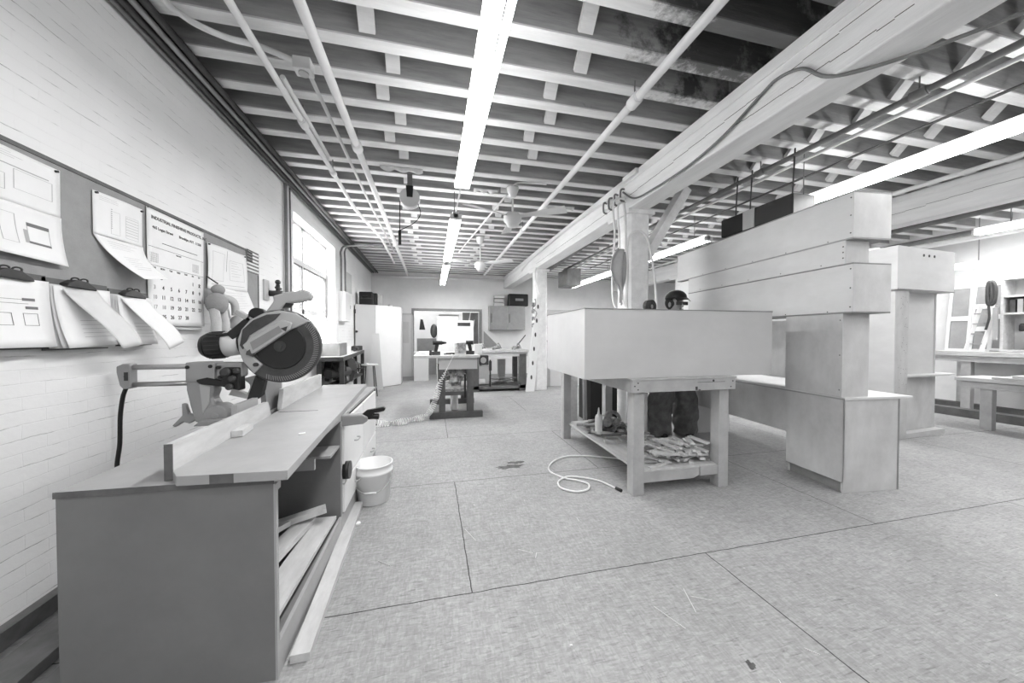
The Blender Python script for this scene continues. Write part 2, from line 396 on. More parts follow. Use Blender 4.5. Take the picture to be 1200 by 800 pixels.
# window
t = struct(thing('window_1', 'tall white framed industrial window glowing with daylight in the brick wall', 'window', (XL, 0, 0)))
b = mb(); X0, X1 = -.24, -.15
b.box(X0, X1, WY0, WY0 + .05, WZ0, WZ1); b.box(X0, X1, WY1 - .05, WY1, WZ0, WZ1); b.box(X0, X1, WY0, WY1, WZ1 - .05, WZ1); b.box(X0, X1, WY0, WY1, WZ0, WZ0 + .06)
b.box(X0 - .01, X1 + .01, WY0, WY1, 2.46, 2.55); b.box(X0, X1, 6.18, 6.27, WZ0, WZ1); b.box(X0, X1, WY0, WY1, 1.70, 1.78)
b.build('window_frame', 'frame', t, bevel=.004)
for y0, y1 in ((5.48, 6.18), (6.27, 7.45)):
    for z0, z1 in ((1.78, 2.46),):
        c = mb(); e = .028
        c.box(-.19, -.14, y1 - e, y1, z0, z1); c.box(-.19, -.14, y0, y1, z1 - e, z1)
        c.build('dark_sash', 'darkframe', t)
mb().box(-.2, -.195, WY0 + .04, WY1 - .04, WZ0 + .04, WZ1 - .04).build('pane', 'glass', t)
mb().box(-.16, .06, WY0 - .03, WY1 + .03, WZ0 - .04, WZ0).build('window_sill', 'frame', t, bevel=.005)
# lintel and flat painted surround
b = mb(); b.box(XL, XL + .012, WY0 - .10, WY1 + .28, WZ1, WZ1 + .12); b.box(XL, XL + .012, WY1, WY1 + .24, WZ0, WZ1)
struct(b.build('trim_2', 'white'))
# narrow door in the far wall
t = struct(thing('door_1', 'narrow painted door at the left end of the far wall', 'door', (-.95, YF, 0)))
b = mb(); b.box(-.35, .32, -.05, .0, 0, 2.02); b.build('door_leaf', 'door', t)
b = mb(); b.box(-.40, -.35, -.07, 0, 0, 2.08); b.box(.30, .35, -.07, 0, 0, 2.08); b.box(-.40, .35, -.07, 0, 2.02, 2.08); b.build('door_frame', 'lightgrey', t)
b = mb(); b.box(-.25, -.05, -.06, -.05, 1.1, 1.8); b.box(.03, .22, -.06, -.05, 1.1, 1.8); b.build('door_panel', 'lightgrey', t)

# beams
def beam(x0, label, near_bolster=False):
    t = thing('timber_beam', label, 'beam', (x0, 0, 0))
    b = mb(); b.box(0, .28, YB, YF, 2.985, 3.395); b.build('beam_timber', 'beam', t, bevel=.012)
    b = mb()
    b.box(-.012, 0, YB, YF, 3.30, 3.39); b.build('nailer', 'beam', t)
    # check cracks along the side
    b = mb()
    for y0, y1, z0, z1 in ((1.0, 4.0, 3.25, 3.13), (4.2, 8, 3.12, 3.08), (1.3, 2.4, 3.08, 3.1)):
        n = 14
        for k in range(n):
            ya = y0 + (y1 - y0) * k / n; yb = y0 + (y1 - y0) * (k + 1) / n; za = z0 + (z1 - z0) * k / n + random.uniform(-.006, .006)
            b.box(-.0012, .0, ya, yb, za - .0022, za + .0022)
    b.build('drying_crack', 'ink', t)
    return t
b1 = beam(2.47, 'heavy white painted timber beam running over the work table and posts')
b = mb(); b.hexa([(-.04, -1.2, 2.9), (.5, -1.2, 2.9), (.5, .95, 2.9), (-.04, .95, 2.9), (-.04, -1.2, 3.39), (.5, -1.2, 3.39), (.36, 1.24, 3.39), (-.04, 1.24, 3.39)])
b.build('bolster', 'beam', b1, bevel=.02)
b = mb(); b.box(-.05, -.012, 3.75, 4.05, 3.33, 3.39); b.build('joist_block', 'beam', b1)
beam(6.68, 'second white painted timber beam beyond the tall plywood units')
def column(x, y, w, lab):
    t = thing('timber_post', lab, 'post', (x, y, 0))
    c = .035; h = w / 2
    poly = [(-h + c, -h), (h - c, -h), (h, -h + c), (h, h - c), (h - c, h), (-h + c, h), (-h, h - c), (-h, -h + c)]
    b = mb(); b.prism(poly, 0, 2.93, 'xy'); b.build('shaft', 'beam', t)
    b = mb(); b.box(-h - .03, h + .05, -h - .03, h + .2, 2.93, 2.985); b.build('capital', 'beam', t, bevel=.006)
    return t
c1 = column(2.645, 4.15, .31, 'white painted timber post standing behind the box topped work table')
b = mb(); b.beam((.16, 0, 1.28 + 1.1), (.80, 0, 3.38), .12, .17, (0, 1, 0)); b.build('knee_brace', 'beam', c1, bevel=.006)
column(2.645, 8.25, .30, 'far white timber post with the drilled board leaning on it')
column(6.82, 8.25, .3, 'white timber post hidden beyond the plywood units')

# ------------------------------------------------------------------ lights
def light_fixture(x, y0, y1, z, label, f_=1):
    t = thing('fluorescent_light', label, 'light', (x, y0, z), 0, 'hanging fluorescent lights')
    L_ = y1 - y0
    b = mb(); b.hexa([(-.022, 0, -.03), (.022, 0, -.03), (.022, L_, -.03), (-.022, L_, -.03), (-.045, 0, .05), (.045, 0, .05), (.045, L_, .05), (-.045, L_, .05)])
    b.build('light_housing', 'white', t)
    for s_ in (-.056, .056):
        mb().cyl((s_, .03, -.028), (s_, L_ - .03, -.028), .021, n=12).build('tube', 'tube', t)
    b = mb()
    for yy in (.0, L_ - .025): b.box(-.08, .08, yy, yy + .025, -.05, .02)
    b.build('end_cap', 'white', t)
    for f in (.12, .88):
        mb().cyl((0, L_ * f, .05), (0, L_ * f, ZD - z - .002), .006, n=6).build('hanger_rod', 'pipeg', t)
    for f in (.25, .75):
        d = bpy.data.lights.new('lamp', 'AREA'); d.shape = 'RECTANGLE'; d.size = .16; d.size_y = L_ * .5; d.energy = f_ * LAMP_W * L_ / 2.8 / 2
        o = bpy.data.objects.new('lamp', d); o.parent = t; o.location = (0, L_ * f, -.056); COL.objects.link(o)
    return t
ZL = 2.95
for x, y0, y1, z, lab in (
    (.318, .89, 3.69, ZL, 'long bright fluorescent light nearest overhead, left of centre'),
    (.320, 4.65, 7.38, ZL, 'second bright fluorescent light in the row down the middle, past the cord reel'),
    (.325, 7.74, 10.78, ZL, 'farthest fluorescent light in the middle row near the back wall'),
    (.318, -2.4, .4, ZL, 'unseen fluorescent light added behind the viewer, continuing the middle row'),  # unseen extra fixture, added to brighten the room from behind the viewer
    (4.34, .77, 3.57, ZL, 'long bright fluorescent light running over the stacked plywood boxes'),
    (4.42, 4.76, 7.4, ZL, 'bright fluorescent light seen between the post and the stacked boxes'),
    (4.45, 7.80, 10.58, ZL, 'small distant fluorescent light seen right of the far post'),
    (4.34, -2.4, .4, ZL, 'unseen fluorescent light added behind the viewer, continuing the right row'),  # likewise an unseen fixture added for more light
    (8.2, .75, 3.57, ZL, 'fluorescent light cut by the right edge below the second beam'),
    (8.2, 4.7, 7.5, ZL, 'fluorescent light in the third bay hidden by the plywood units'),
    (9.3, 1.5, 4.34, 2.6, 'low fluorescent light over the leaning white doors at the right wall'),
    (-.6, 12.6, 15.4, 3.1, 'fluorescent light in the room beyond the far opening'),
    (1.6, 12.6, 15.4, 3.1, 'fluorescent light farther right in the room beyond the far opening'),
): light_fixture(x, y0, y1, z, lab, .3 if z == 2.6 else (.45 if y0 > 12 else 1))
tag(mb().cyl((.32, 3.69, 2.99), (.32, 4.65, 2.99), .011, n=8).build('power_conduit', 'pipe'), 'thin straight conduit joining the first and second middle lights', 'conduit')
tag(mb().cyl((.322, 7.38, 2.99), (.322, 7.74, 2.99), .011, n=8).build('power_conduit', 'pipe'), 'short conduit joining the second and third middle lights', 'conduit')

# ------------------------------------------------------------------ pipes
def pipe(pts, r, m, label, cat='pipe', coup=(), n=12, smooth=False):
    t = thing('ceiling_pipe', label, cat, (0, 0, 0))
    mb().tube(pts, r, n, smooth).build('pipe_run', m, t)
    for c in coup:
        p, d = Vector(c), (Vector(pts[1]) - Vector(pts[0])).normalized()
        b = mb(); b.cyl(p - d * .05, p + d * .05, r * 1.45, n=14); b.cyl(p - d * .065, p - d * .05, r * 1.2, n=14); b.build('coupling', m, t)
        b = mb(); b.tube([p + Vector((-.0, 0, r)), p + Vector((.0, 0, .16))], .006, 6, False); b.build('pipe_hanger', 'pipeg', t)
    return t
pipe([(-1.115, .2, 3.25), (-1.115, 5.6, 3.25), (-.95, 7.2, 3.25), (-.95, 9.5, 3.25)], .024, 'pipe', 'slim white pipe nearest the brick wall running away under the joists', coup=((-1.115, 3.45, 3.25), (-1.115, 4.4, 3.25)))
tag(mb().cyl((-1.09, 2.95, 3.30), (-1.09, 4.15, 3.30), .02, n=10).build('conduit_sleeve', 'pipe'), 'short conduit strapped above the pipe nearest the brick wall', 'conduit')
pipe([(-.725, .2, 3.25), (-.725, 11.6, 3.25)], .034, 'pipe', 'thicker white sprinkler pipe, second from the brick wall', coup=((-.725, 3.75, 3.25), (-.725, 7.5, 3.25)))
pipe([(1.60, .2, 3.24), (1.60, 10.6, 3.24)], .033, 'pipe', 'white sprinkler pipe between the middle lights and the big beam', coup=((1.60, 2.50, 3.24), (1.60, 6.0, 3.24)))
pipe([(-.90, 2.9, 3.34), (-.90, 5.2, 3.33), (-.86, 8.6, 3.33)], .016, 'pipe', 'thin conduit leaving the ceiling junction box')
pipe([(XL + .1, 11.45, 3.22), (2.4, 11.45, 3.22)], .045, 'white', 'fat white pipe crossing in front of the far wall')
pipe([(3.78, .2, 3.27), (3.78, 9.5, 3.27)], .027, 'pipeg', 'grey conduit right of the big beam, left one of the pair', coup=((3.78, 1.95, 3.27), (3.78, 3.3, 3.27)))
pipe([(3.93, .2, 3.25), (3.93, 9.5, 3.25)], .018, 'pipe', 'pale conduit right of the big beam, right one of the pair')
pipe([(4.62, .4, 3.36), (4.62, 9.5, 3.36)], .013, 'piped', 'thin dark rod under the joists left of the long right light')
pipe([(6.3, .3, 3.33), (6.3, 9, 3.33)], .03, 'pipe', 'white pipe beside the second beam')
pipe([(7.6, .5, 3.1), (7.6, 9, 3.1)], .04, 'pipeg', 'grey pipe beyond the second beam, left of two')
pipe([(8.9, .5, 3.0), (8.9, 9, 3.0)], .05, 'pipe', 'pale pipe above the low light by the right wall')
pipe([(9.5, .5, 3.2), (9.5, 9, 3.2)], .06, 'pipeg', 'grey pipe highest by the right wall')
# dark bundle in the corner above the brick wall
for i, (x, z, r, m, lab) in enumerate(((-1.855, 3.355, .018, 'pipeg', 'dark corner pipe touching the brick wall, lowest of the bundle'),
                                       (-1.805, 3.36, .022, 'piped', 'dark corner pipe, second from the brick wall in the bundle'),
                                       (-1.745, 3.36, .020, 'shade', 'grey corner pipe in the middle of the bundle over the brick wall'),
                                       (-1.68, 3.365, .024, 'piped', 'dark corner pipe farthest from the brick wall in the bundle'))):
    tag(mb().tube([(x, .3, z), (x, 11.7, z)], r, 10, False).build('corner_pipe', m), lab, 'pipe', 'bundle of pipes above the brick wall')
b = mb(); b.tube([(-1.56, 1.2, 3.36), (-1.56, 2.35, 3.36), (-1.52, 2.60, 3.36), (-1.36, 2.72, 3.36), (-1.15, 2.76, 3.36), (-.95, 2.86, 3.36)], .02, 10)
tag(b.build('bent_conduit', 'pipe'), 'white conduit bending from the corner pipes to the junction box', 'conduit')
t = thing('junction_box', 'small white junction box under the joists where a conduit ends', 'box', (-.92, 2.87, 3.30))
mb().box(-.06, .06, -.05, .05, 0, .09).build('box_body', 'white', t, bevel=.006); mb().cyl((0, 0, -.012), (0, 0, 0), .035).build('cover', 'lightgrey', t)
# vertical conduits on the brick wall
for y, r, m, lab in ((5.08, .02, 'pipeg', 'grey conduit dropping down the brick wall before the window, left one'), (5.16, .014, 'pipe', 'thin white conduit dropping down the brick wall before the window'), (5.22, .012, 'piped', 'dark cable dropping down the brick wall before the window')):
    tag(mb().tube([(XL + .03, y, 3.37), (XL + .03, y + .01, 2.3), (XL + .03, y, 1.2)], r, 8).build('wall_conduit', m), lab, 'conduit')
for k, (y, m, lab) in enumerate(((7.78, 'pipeg', 'grey conduit rising from the electrical panel, nearest the window'), (7.95, 'pipe', 'white conduit rising from the middle of the electrical panel'), (8.12, 'pipeg', 'grey conduit rising from the far side of the electrical panel'))):
    b = mb(); b.tube([(XL + .06, y, 2.25), (XL + .06, y, 2.9), (XL + .06, y + .02, 3.12 + .05 * k), (XL + .2, y + .05, 3.24 + .04 * k), (XL + .9, y + .1, 3.28 + .04 * k)], .02, 8)
    tag(b.build('panel_conduit', m), lab, 'conduit')
t = thing('electrical_panel', 'white electrical panel on the brick wall beside the window', 'panel', (XL, 7.99, 1.65))
mb().box(0, .14, -.25, .25, 0, .62).build('panel_box', 'white', t, bevel=.006); mb().box(.14, .148, -.21, .21, .04, .58).build('panel_door', 'cabinet', t, bevel=.003)
mb().box(.148, .156, .15, .19, .28, .36).build('latch', 'steel', t)
tag(mb().box(XL, XL + .015, 8.5, 8.95, 2.35, 2.8).build('wall_notice', 'lightgrey'), 'grey square notice high on the brick wall beyond the electrical panel', 'notice')

# ------------------------------------------------------------------ fans, reel, hanging things
def fan(x, y, zb, ztop, lab, rot):
    t = thing('ceiling_fan', lab, 'fan', (x, y, zb), 0, 'ceiling fans')
    b = mb(); b.lathe([(.02, -.10), (.075, -.09), (.09, -.05), (.12, -.02), (.125, .05), (.09, .085), (.03, .10)], n=24); b.build('motor', 'fan', t)
    mb().cyl((0, 0, .08), (0, 0, ztop - zb), .014, n=10).build('down_rod', 'fan', t)
    b = mb(); b.lathe([(.02, ztop - zb - .14), (.05, ztop - zb - .12), (.085, ztop - zb - .02), (.085, ztop - zb)], n=20); b.build('canopy', 'fan', t)
    for k in range(3):
        a = rot + k * 2 * PI / 3; ca, sa = math.cos(a), math.sin(a)
        def R(u, v, w): return (u * ca - v * sa, u * sa + v * ca, w)
        b = mb()
        b.hexa([R(.10, -.03, .05), R(.74, -.08, .06), R(.74, .08, .02), R(.10, .03, .03), R(.10, -.03, .06), R(.74, -.08, .07), R(.74, .08, .03), R(.10, .03, .04)])
        b.build('blade', 'fan', t, bevel=.003)
    return t
fan(1.085, 4.6, 2.93, 3.37, 'nearer white ceiling fan with three blades left of the sprinkler pipe', 1.48)
fan(.98, 7.05, 2.78, 3.37, 'farther white ceiling fan with three blades near the back wall', 1.40)
tag(mb().tube([(1.08, 4.6, 3.37), (1.15, 4.55, 3.42), (1.4, 4.4, 3.37), (1.5, 4.4, 3.37)], .012, 8).build('fan_conduit', 'pipe'), 'curved conduit feeding the nearer ceiling fan', 'conduit')
tag(mb().tube([(1.02, 4.7, 3.30), (.62, 8.2, 3.3)], .014, 8, False).build('fan_conduit', 'pipe'), 'slanting conduit running from the nearer fan to the farther fan', 'conduit')
t = thing('cord_reel', 'round grey cord reel hanging under the joists with its cable dangling', 'reel', (-.265, 4.6, 3.10))
b = mb(); b.cyl((0, -.05, 0), (0, .05, 0), .125, n=32); b.build('drum', 'fan', t, bevel=.008)
b = mb(); b.prism([(-.035, .0), (.035, .0), (.045, .14), (-.045, .14)], -.065, -.05); b.build('bracket', 'black', t)
b = mb(); b.box(-.03, .03, -.03, .03, .12, .30); b.build('mount', 'pipeg', t)
b = mb(); b.tube([(-.12, -.02, -.05), (-.125, -.02, -.3), (-.125, -.02, -.42)], .006, 6); b.tube([(.10, -.04, -.07), (.13, -.04, -.2), (.05, -.04, -.32), (-.12, -.03, -.42)], .005, 6); b.build('cable', 'black', t)
mb().cyl((-.125, -.02, -.42), (-.125, -.02, -.60), .018).build('socket_end', 'black', t)
# compressed-air tubes over the post
b = mb(); b.tube([(2.445, 9.3, 3.15), (2.44, 8.5, 3.25), (2.435, 6.2, 3.31), (2.43, 4.8, 3.28), (2.42, 4.2, 3.17), (2.42, 4.02, 3.05), (2.42, 3.96, 2.7), (2.40, 3.93, 2.35), (2.39, 3.90, 1.9), (2.27, 3.70, 1.70), (2.18, 3.54, 1.60)], .017, 8)
tag(b.build('air_tube', 'plastic'), 'long white tube following the beam and dropping down the left side of the post', 'tube')
b = mb(); b.tube([(2.165, 3.5, 1.60), (2.34, 3.8, 1.8), (2.41, 3.9, 2.2), (2.42, 3.93, 2.46), (2.46, 3.93, 2.62), (2.57, 3.93, 2.68), (2.68, 3.93, 2.64), (2.75, 3.93, 2.47), (2.79, 3.9, 2.15), (2.74, 3.78, 1.78), (2.54, 3.5, 1.60)], .015, 8)
tag(b.build('air_tube', 'plastic'), 'white tube arching like a hoop in front of the post', 'tube')
for k, (x, xx, zz) in enumerate(((2.24, 2.13, 1.75), (2.30, 2.27, 1.72))):
    b = mb(); b.tube([(2.42, 3.98, 3.10 - .05 * k), (x, 3.95, 3.03 - .05 * k), (x - .01, 3.9, 2.6), (x - .05 * (1 - k), 3.88, 2.2), (xx, 3.75, zz), (xx + .02, 3.58, 1.60)], .012, 8)
    tag(b.build('hose', 'pipe' if k else 'plastic'), ('outer' if not k else 'inner') + ' pale hose hanging left of the post down to the white box', 'hose', 'hoses beside the post')
b = mb()
def clf(u, v, o):
    zt = 2.42 - .66 * v; wid = .02 + .15 * math.sin(PI * min(1, v * 1.15 + .12)) ; cx = 2.30 - .03 * v
    return (cx - wid + wid * 1.1 * u * 1.2, 3.80 + .03 * math.sin(u * 9), zt - .04 * u)
b.grid(clf, 8, 14); tag(b.build('hanging_cloth', 'cloth', solid=.012), 'grey diamond shaped cloth hanging among the hoses by the post', 'cloth')
t = thing('pipe_bracket', 'cluster of small valves and clamps where the beam meets the post', 'bracket', (2.44, 4.05, 3.1))
for i in range(4):
    y = .42 - .15 * i; mb().tube([(-.01, y, .12 + .02 * (i % 2)), (-.06, y, .12), (-.06, y, .0), (-.01, y, -.02)], .013, 8).build('clamp', 'pipeg', t)
mb().box(-.03, .02, -.05, .5, .03, .05).build('rail', 'pipe', t)
b = mb(); b.tube([(2.46, 4.1, 3.235), (2.44, 3.8, 3.04), (2.44, 3.4, 3.00), (2.44, 2.9, 3.0), (2.44, 2.48, 3.06), (2.45, 2.15, 3.18), (2.455, 2.02, 3.215), (2.455, 1.85, 3.16), (2.46, 1.7, 3.0), (2.6, 1.55, 2.97), (2.78, 1.3, 2.965), (3.0, 1.0, 3.0), (3.2, .6, 3.1)], .011, 8)
tag(b.build('beam_cable', 'pipeg'), 'grey cable drooping along the side of the big beam', 'cable')
# black boxed unit hung over the plywood stack
t = thing('ceiling_heater', 'long black and silver box hanging over the far end of the stacked plywood', 'heater', (3.62, 3.25, 2.72))
mb().box(0, .30, -.45, .45, -.12, .1).build('heater_body', 'black', t, bevel=.01)
mb().box(-.006, 0, -.02, .13, -.12, .1).build('plate', 'steel', t)
for y in (-.35, .15, .35): mb().tube([(.12, y, .1), (.15, y, .62)], .008, 6, False).build('hanger', 'piped', t)
mb().box(3.1 + .55, 3.1 + .95, 8.9, 9.6, 2.75, 3.2).build('duct_box', 'pipeg')
tag(bpy.data.objects['duct_box'], 'dark grey duct box high up near the far wall', 'duct')
pipe([(2.95, 4.6, 3.22), (3.3, 10.2, 3.22)], .06, 'pipeg', 'grey duct pipe behind the post heading to the far wall')
# torn insulation
for i, (x, y, w) in enumerate(((-.35, 4.42, .5), (.75, 4.80, .35), (1.95, 5.15, .55))):
    b = mb(); n = 10
    def tf(u, v, o): return (x - w / 2 + w * u, y - .03 + .07 * v, 3.39 - .035 * abs(math.sin(u * 9 + i)) * v)
    b.grid(tf, 12, 3)
    tag(b.build('torn_board', 'cloud', solid=.006), ['torn ceiling board scrap hanging by the cord reel', 'torn ceiling board scrap beside the nearer fan', 'torn ceiling board scrap close to the big beam'][i], 'scrap')

# ------------------------------------------------------------------ pinboard and papers on the brick wall
XW = XL + .019
t = thing('pinboard', 'long grey pinboard fixed to the white brick wall under the papers', 'pinboard', (XL, 0, 0))
mb().box(.0, .018, 1.0, 4.36, 1.62, 2.235).build('board', 'pin', t); b = mb(); b.box(0, .024, 1.0, 4.36, 2.225, 2.245); b.box(0, .024, 4.345, 4.36, 1.62, 2.24); b.build('edging', 'mdfe', t)
def sheet_fn(c, out, shear=None):
    """c = corners TL, TR, BR, BL as (Y, z); out(u, v) metres off the wall"""
    def f(u, v, o):
        y = (1 - v) * ((1 - u) * c[0][0] + u * c[1][0]) + v * ((1 - u) * c[3][0] + u * c[2][0])
        z = (1 - v) * ((1 - u) * c[0][1] + u * c[1][1]) + v * ((1 - u) * c[3][1] + u * c[2][1])
        return Vector((XW + .003 + out(u, v) + o, y, z))
    return f
def paper(name, label, cat, f, marks, m='paper', group=None, pins=()):
    t = thing(name, label, cat, (0, 0, 0), 0, group)
    mb().grid(f, 14, 14).build('sheet', m, t, solid=.0008)
    for kind, ml in (('ink', 'ink'), ('pale', 'inkl'), ('mid', 'inkm')):
        b = mb(); k = 0
        for (q, u0, u1, v0, v1) in marks:
            if q == kind:
                k += 1; b.grid(f, max(1, int((u1 - u0) * 14)), max(1, int((v1 - v0) * 14)), .0016, u0, u1, v0, v1)
        if k: b.build('printed_lines', ml, t)
        else: b.bm.free()
    for (u, v) in pins:
        p = f(u, v, 0); mb().cyl(p, p + Vector((.012, 0, 0)), .006, n=10).build('pin', 'ink', t)
    return t
def textlines(u0, u1, v0, v1, n, kind='pale', th=.006):
    return [(kind, u0, u0 + (u1 - u0) * random.uniform(.55, 1), v0 + (v1 - v0) * k / n, v0 + (v1 - v0) * k / n + th) for k in range(n)]
def rect(u0, u1, v0, v1, kind='pale', t=.006):
    return [(kind, u0, u1, v0, v0 + t), (kind, u0, u1, v1 - t, v1), (kind, u0, u0 + t, v0, v1), (kind, u1 - t, u1, v0, v1)]
f = sheet_fn(((1.72, 2.205), (2.275, 2.2), (2.272, 1.955), (1.72, 1.965)), lambda u, v: .002 + .004 * math.sin(u * 5))
paper('drawing_sheet', 'upper large plan drawing at the left end of the pinboard', 'drawing', f, textlines(.3, .8, .08, .2, 3) + rect(.62, .93, .35, .72) + rect(.3, .56, .5, .8) + [('pale', .5, .9, .30, .32)], pins=((.96, .05),))
f = sheet_fn(((1.72, 1.965), (2.272, 1.955), (2.268, 1.706), (1.72, 1.73)), lambda u, v: .002 + .05 * v * v * (1 - .4 * u))
paper('drawing_sheet', 'lower large plan drawing curling at the left end of the pinboard', 'drawing', f, rect(.5, .62, .2, .75) + [('mid', .70, .88, .30, .37), ('mid', .70, .88, .66, .70), ('pale', .67, .7, .45, .7)] + rect(.70, .88, .36, .66) + textlines(.3, .6, .05, .16, 3))
f = sheet_fn(((2.44, 2.175), (2.79, 2.185), (2.785, 1.935), (2.44, 1.93)), lambda u, v: .004 + .006 * math.sin(u * 4))
paper('pinned_drawing', 'small elevation drawing pinned midway between the big plan and the calendar', 'drawing', f, textlines(.1, .6, .08, .2, 3) + [('pale', .3, .33, .3 + .05 * k, .32 + .05 * k) for k in range(10)] + rect(.3, .48, .35, .9) + rect(.6, .9, .35, .9) + [('pale', .6, .9, .4 + .07 * k, .41 + .07 * k) for k in range(7)], pins=((.05, .04), (.97, .06)))
f = sheet_fn(((2.44, 1.93), (2.785, 1.935), (2.80, 1.73), (2.60, 1.70)), lambda u, v: .004 + .13 * v * v)
paper('pinned_drawing', 'sheet curling forward below the small elevation drawing', 'drawing', f, textlines(.2, .9, .1, .3, 4) + textlines(.3, .9, .45, .8, 6))
# calendar
cf = sheet_fn(((2.815, 2.22), (3.405, 2.215), (3.385, 1.425), (2.815, 1.415)), lambda u, v: .006 + (.03 * max(0, v - .6) ** 1.5))
cal = thing('wall_calendar', 'large wall calendar with black dates hanging on the pinboard', 'calendar')
mb().grid(cf, 12, 20).build('calendar_sheet', 'paper', cal, solid=.004)
TX, TZ = .59, .80
def ct(u0, v0):
    def g(x, y, z): return cf(u0 + x / TX, v0 - y / TZ, .0035 + z)
    return g
b = mb()
b.text('INDUSTRIAL FINISHING PRODUCTS, INC', ct(.06, .085), .0325)
b.text('465 Logan Street', ct(.075, .165), .028); b.text('Brooklyn, N.Y.  11208', ct(.51, .165), .028)
b.text('FEBRUARY', ct(.5, .345), .012, 'CENTER')
for k, d in enumerate(('SUN', 'MON', 'TUE', 'WED', 'THU', 'FRI', 'SAT')): b.text(d, ct(.09 + .135 * k, .505), .017, 'CENTER')
for n in range(1, 29):
    c = (n + 4) % 7; r = (n + 4) // 7
    if c == 0 or n == 18: continue
    b.text(str(n), ct(.095 + .135 * c, .595 + .085 * r), .038, 'CENTER')
b.text('x', ct(.095 + .135 * 6, .60), .05, 'CENTER'); b.build('dates_lettering', 'ink', cal)
b = mb()
for n in (3, 10, 17, 18, 24):
    c = (n + 4) % 7; r = (n + 4) // 7; b.text(str(n), ct(.095 + .135 * c, .595 + .085 * r), .038, 'CENTER')
for u0 in (.03, .76):
    for k in range(5): b.text('1 2 3 4 5 6 7', ct(u0, .385 + .017 * k), .0145)
b.build('pale_lettering', 'inkl', cal)
b = mb(); b.grid(cf, 10, 1, .004, .22, .86, .268, .273); b.grid(cf, 10, 1, .004, .01, .99, .322, .3245); b.grid(cf, 10, 1, .004, .01, .99, .478, .4805)
b.grid(cf, 1, 1, .004, 0, .02, 0, .01); b.grid(cf, 12, 1, .004, 0, 1, .0, .004); b.build('ruled_line', 'ink', cal)
b = mb(); p = cf(.20, .575, .004); b.cyl(p, p + Vector((.001, 0, 0)), .016, n=16); b.build('moon_mark', 'ink', cal)
mb().box(XW, XW + .03, 2.84, 3.33, 1.395, 1.412).build('bottom_strip', 'lightgrey', cal)
# second group of papers
f = sheet_fn(((3.45, 2.145), (4.08, 2.17), (4.09, 1.80), (3.44, 1.75)), lambda u, v: .006 + .01 * math.sin(u * 6 + v * 3))
paper('shop_drawing', 'wide drawing sheet pinned right of the calendar, with a creased centre', 'drawing', f, rect(.1, .4, .15, .8) + rect(.55, .9, .25, .75) + textlines(.6, .85, .3, .7, 6) + [('ink', .47, .478, .05, .55), ('pale', .1, .9, .88, .89)], pins=((.03, .03), (.97, .04)))
f = sheet_fn(((3.66, 1.78), (4.1, 1.80), (4.16, 1.58), (3.68, 1.50)), lambda u, v: .01 + .05 * v)
paper('shop_drawing', 'lower sheet curling out right of the calendar', 'drawing', f, textlines(.08, .9, .12, .8, 7))
# flag
f = sheet_fn(((4.10, 2.25), (4.35, 2.25), (4.35, 2.01), (4.10, 2.01)), lambda u, v: .004)
t = thing('small_flag', 'small stars and stripes flag at the right end of the pinboard', 'flag')
mb().grid(f, 4, 4).build('flag_cloth', 'paper', t, solid=.001)
b = mb()
for k in range(7): b.grid(f, 4, 1, .0016, .0 if k > 3 else .46, 1, 2 * k / 13, (2 * k + 1) / 13)
b.build('stripes', 'inkm', t); b = mb(); b.grid(f, 1, 1, .0022, 0, .46, 0, 7 / 13); b.build('canton', 'ink', t)
b = mb()
for i in range(5):
    for j in range(4):
        p = f(.05 + .085 * i, .06 + .12 * j, .003); b.cyl(p, p + Vector((.0005, 0, 0)), .004, n=5)
b.build('stars', 'paper', t)

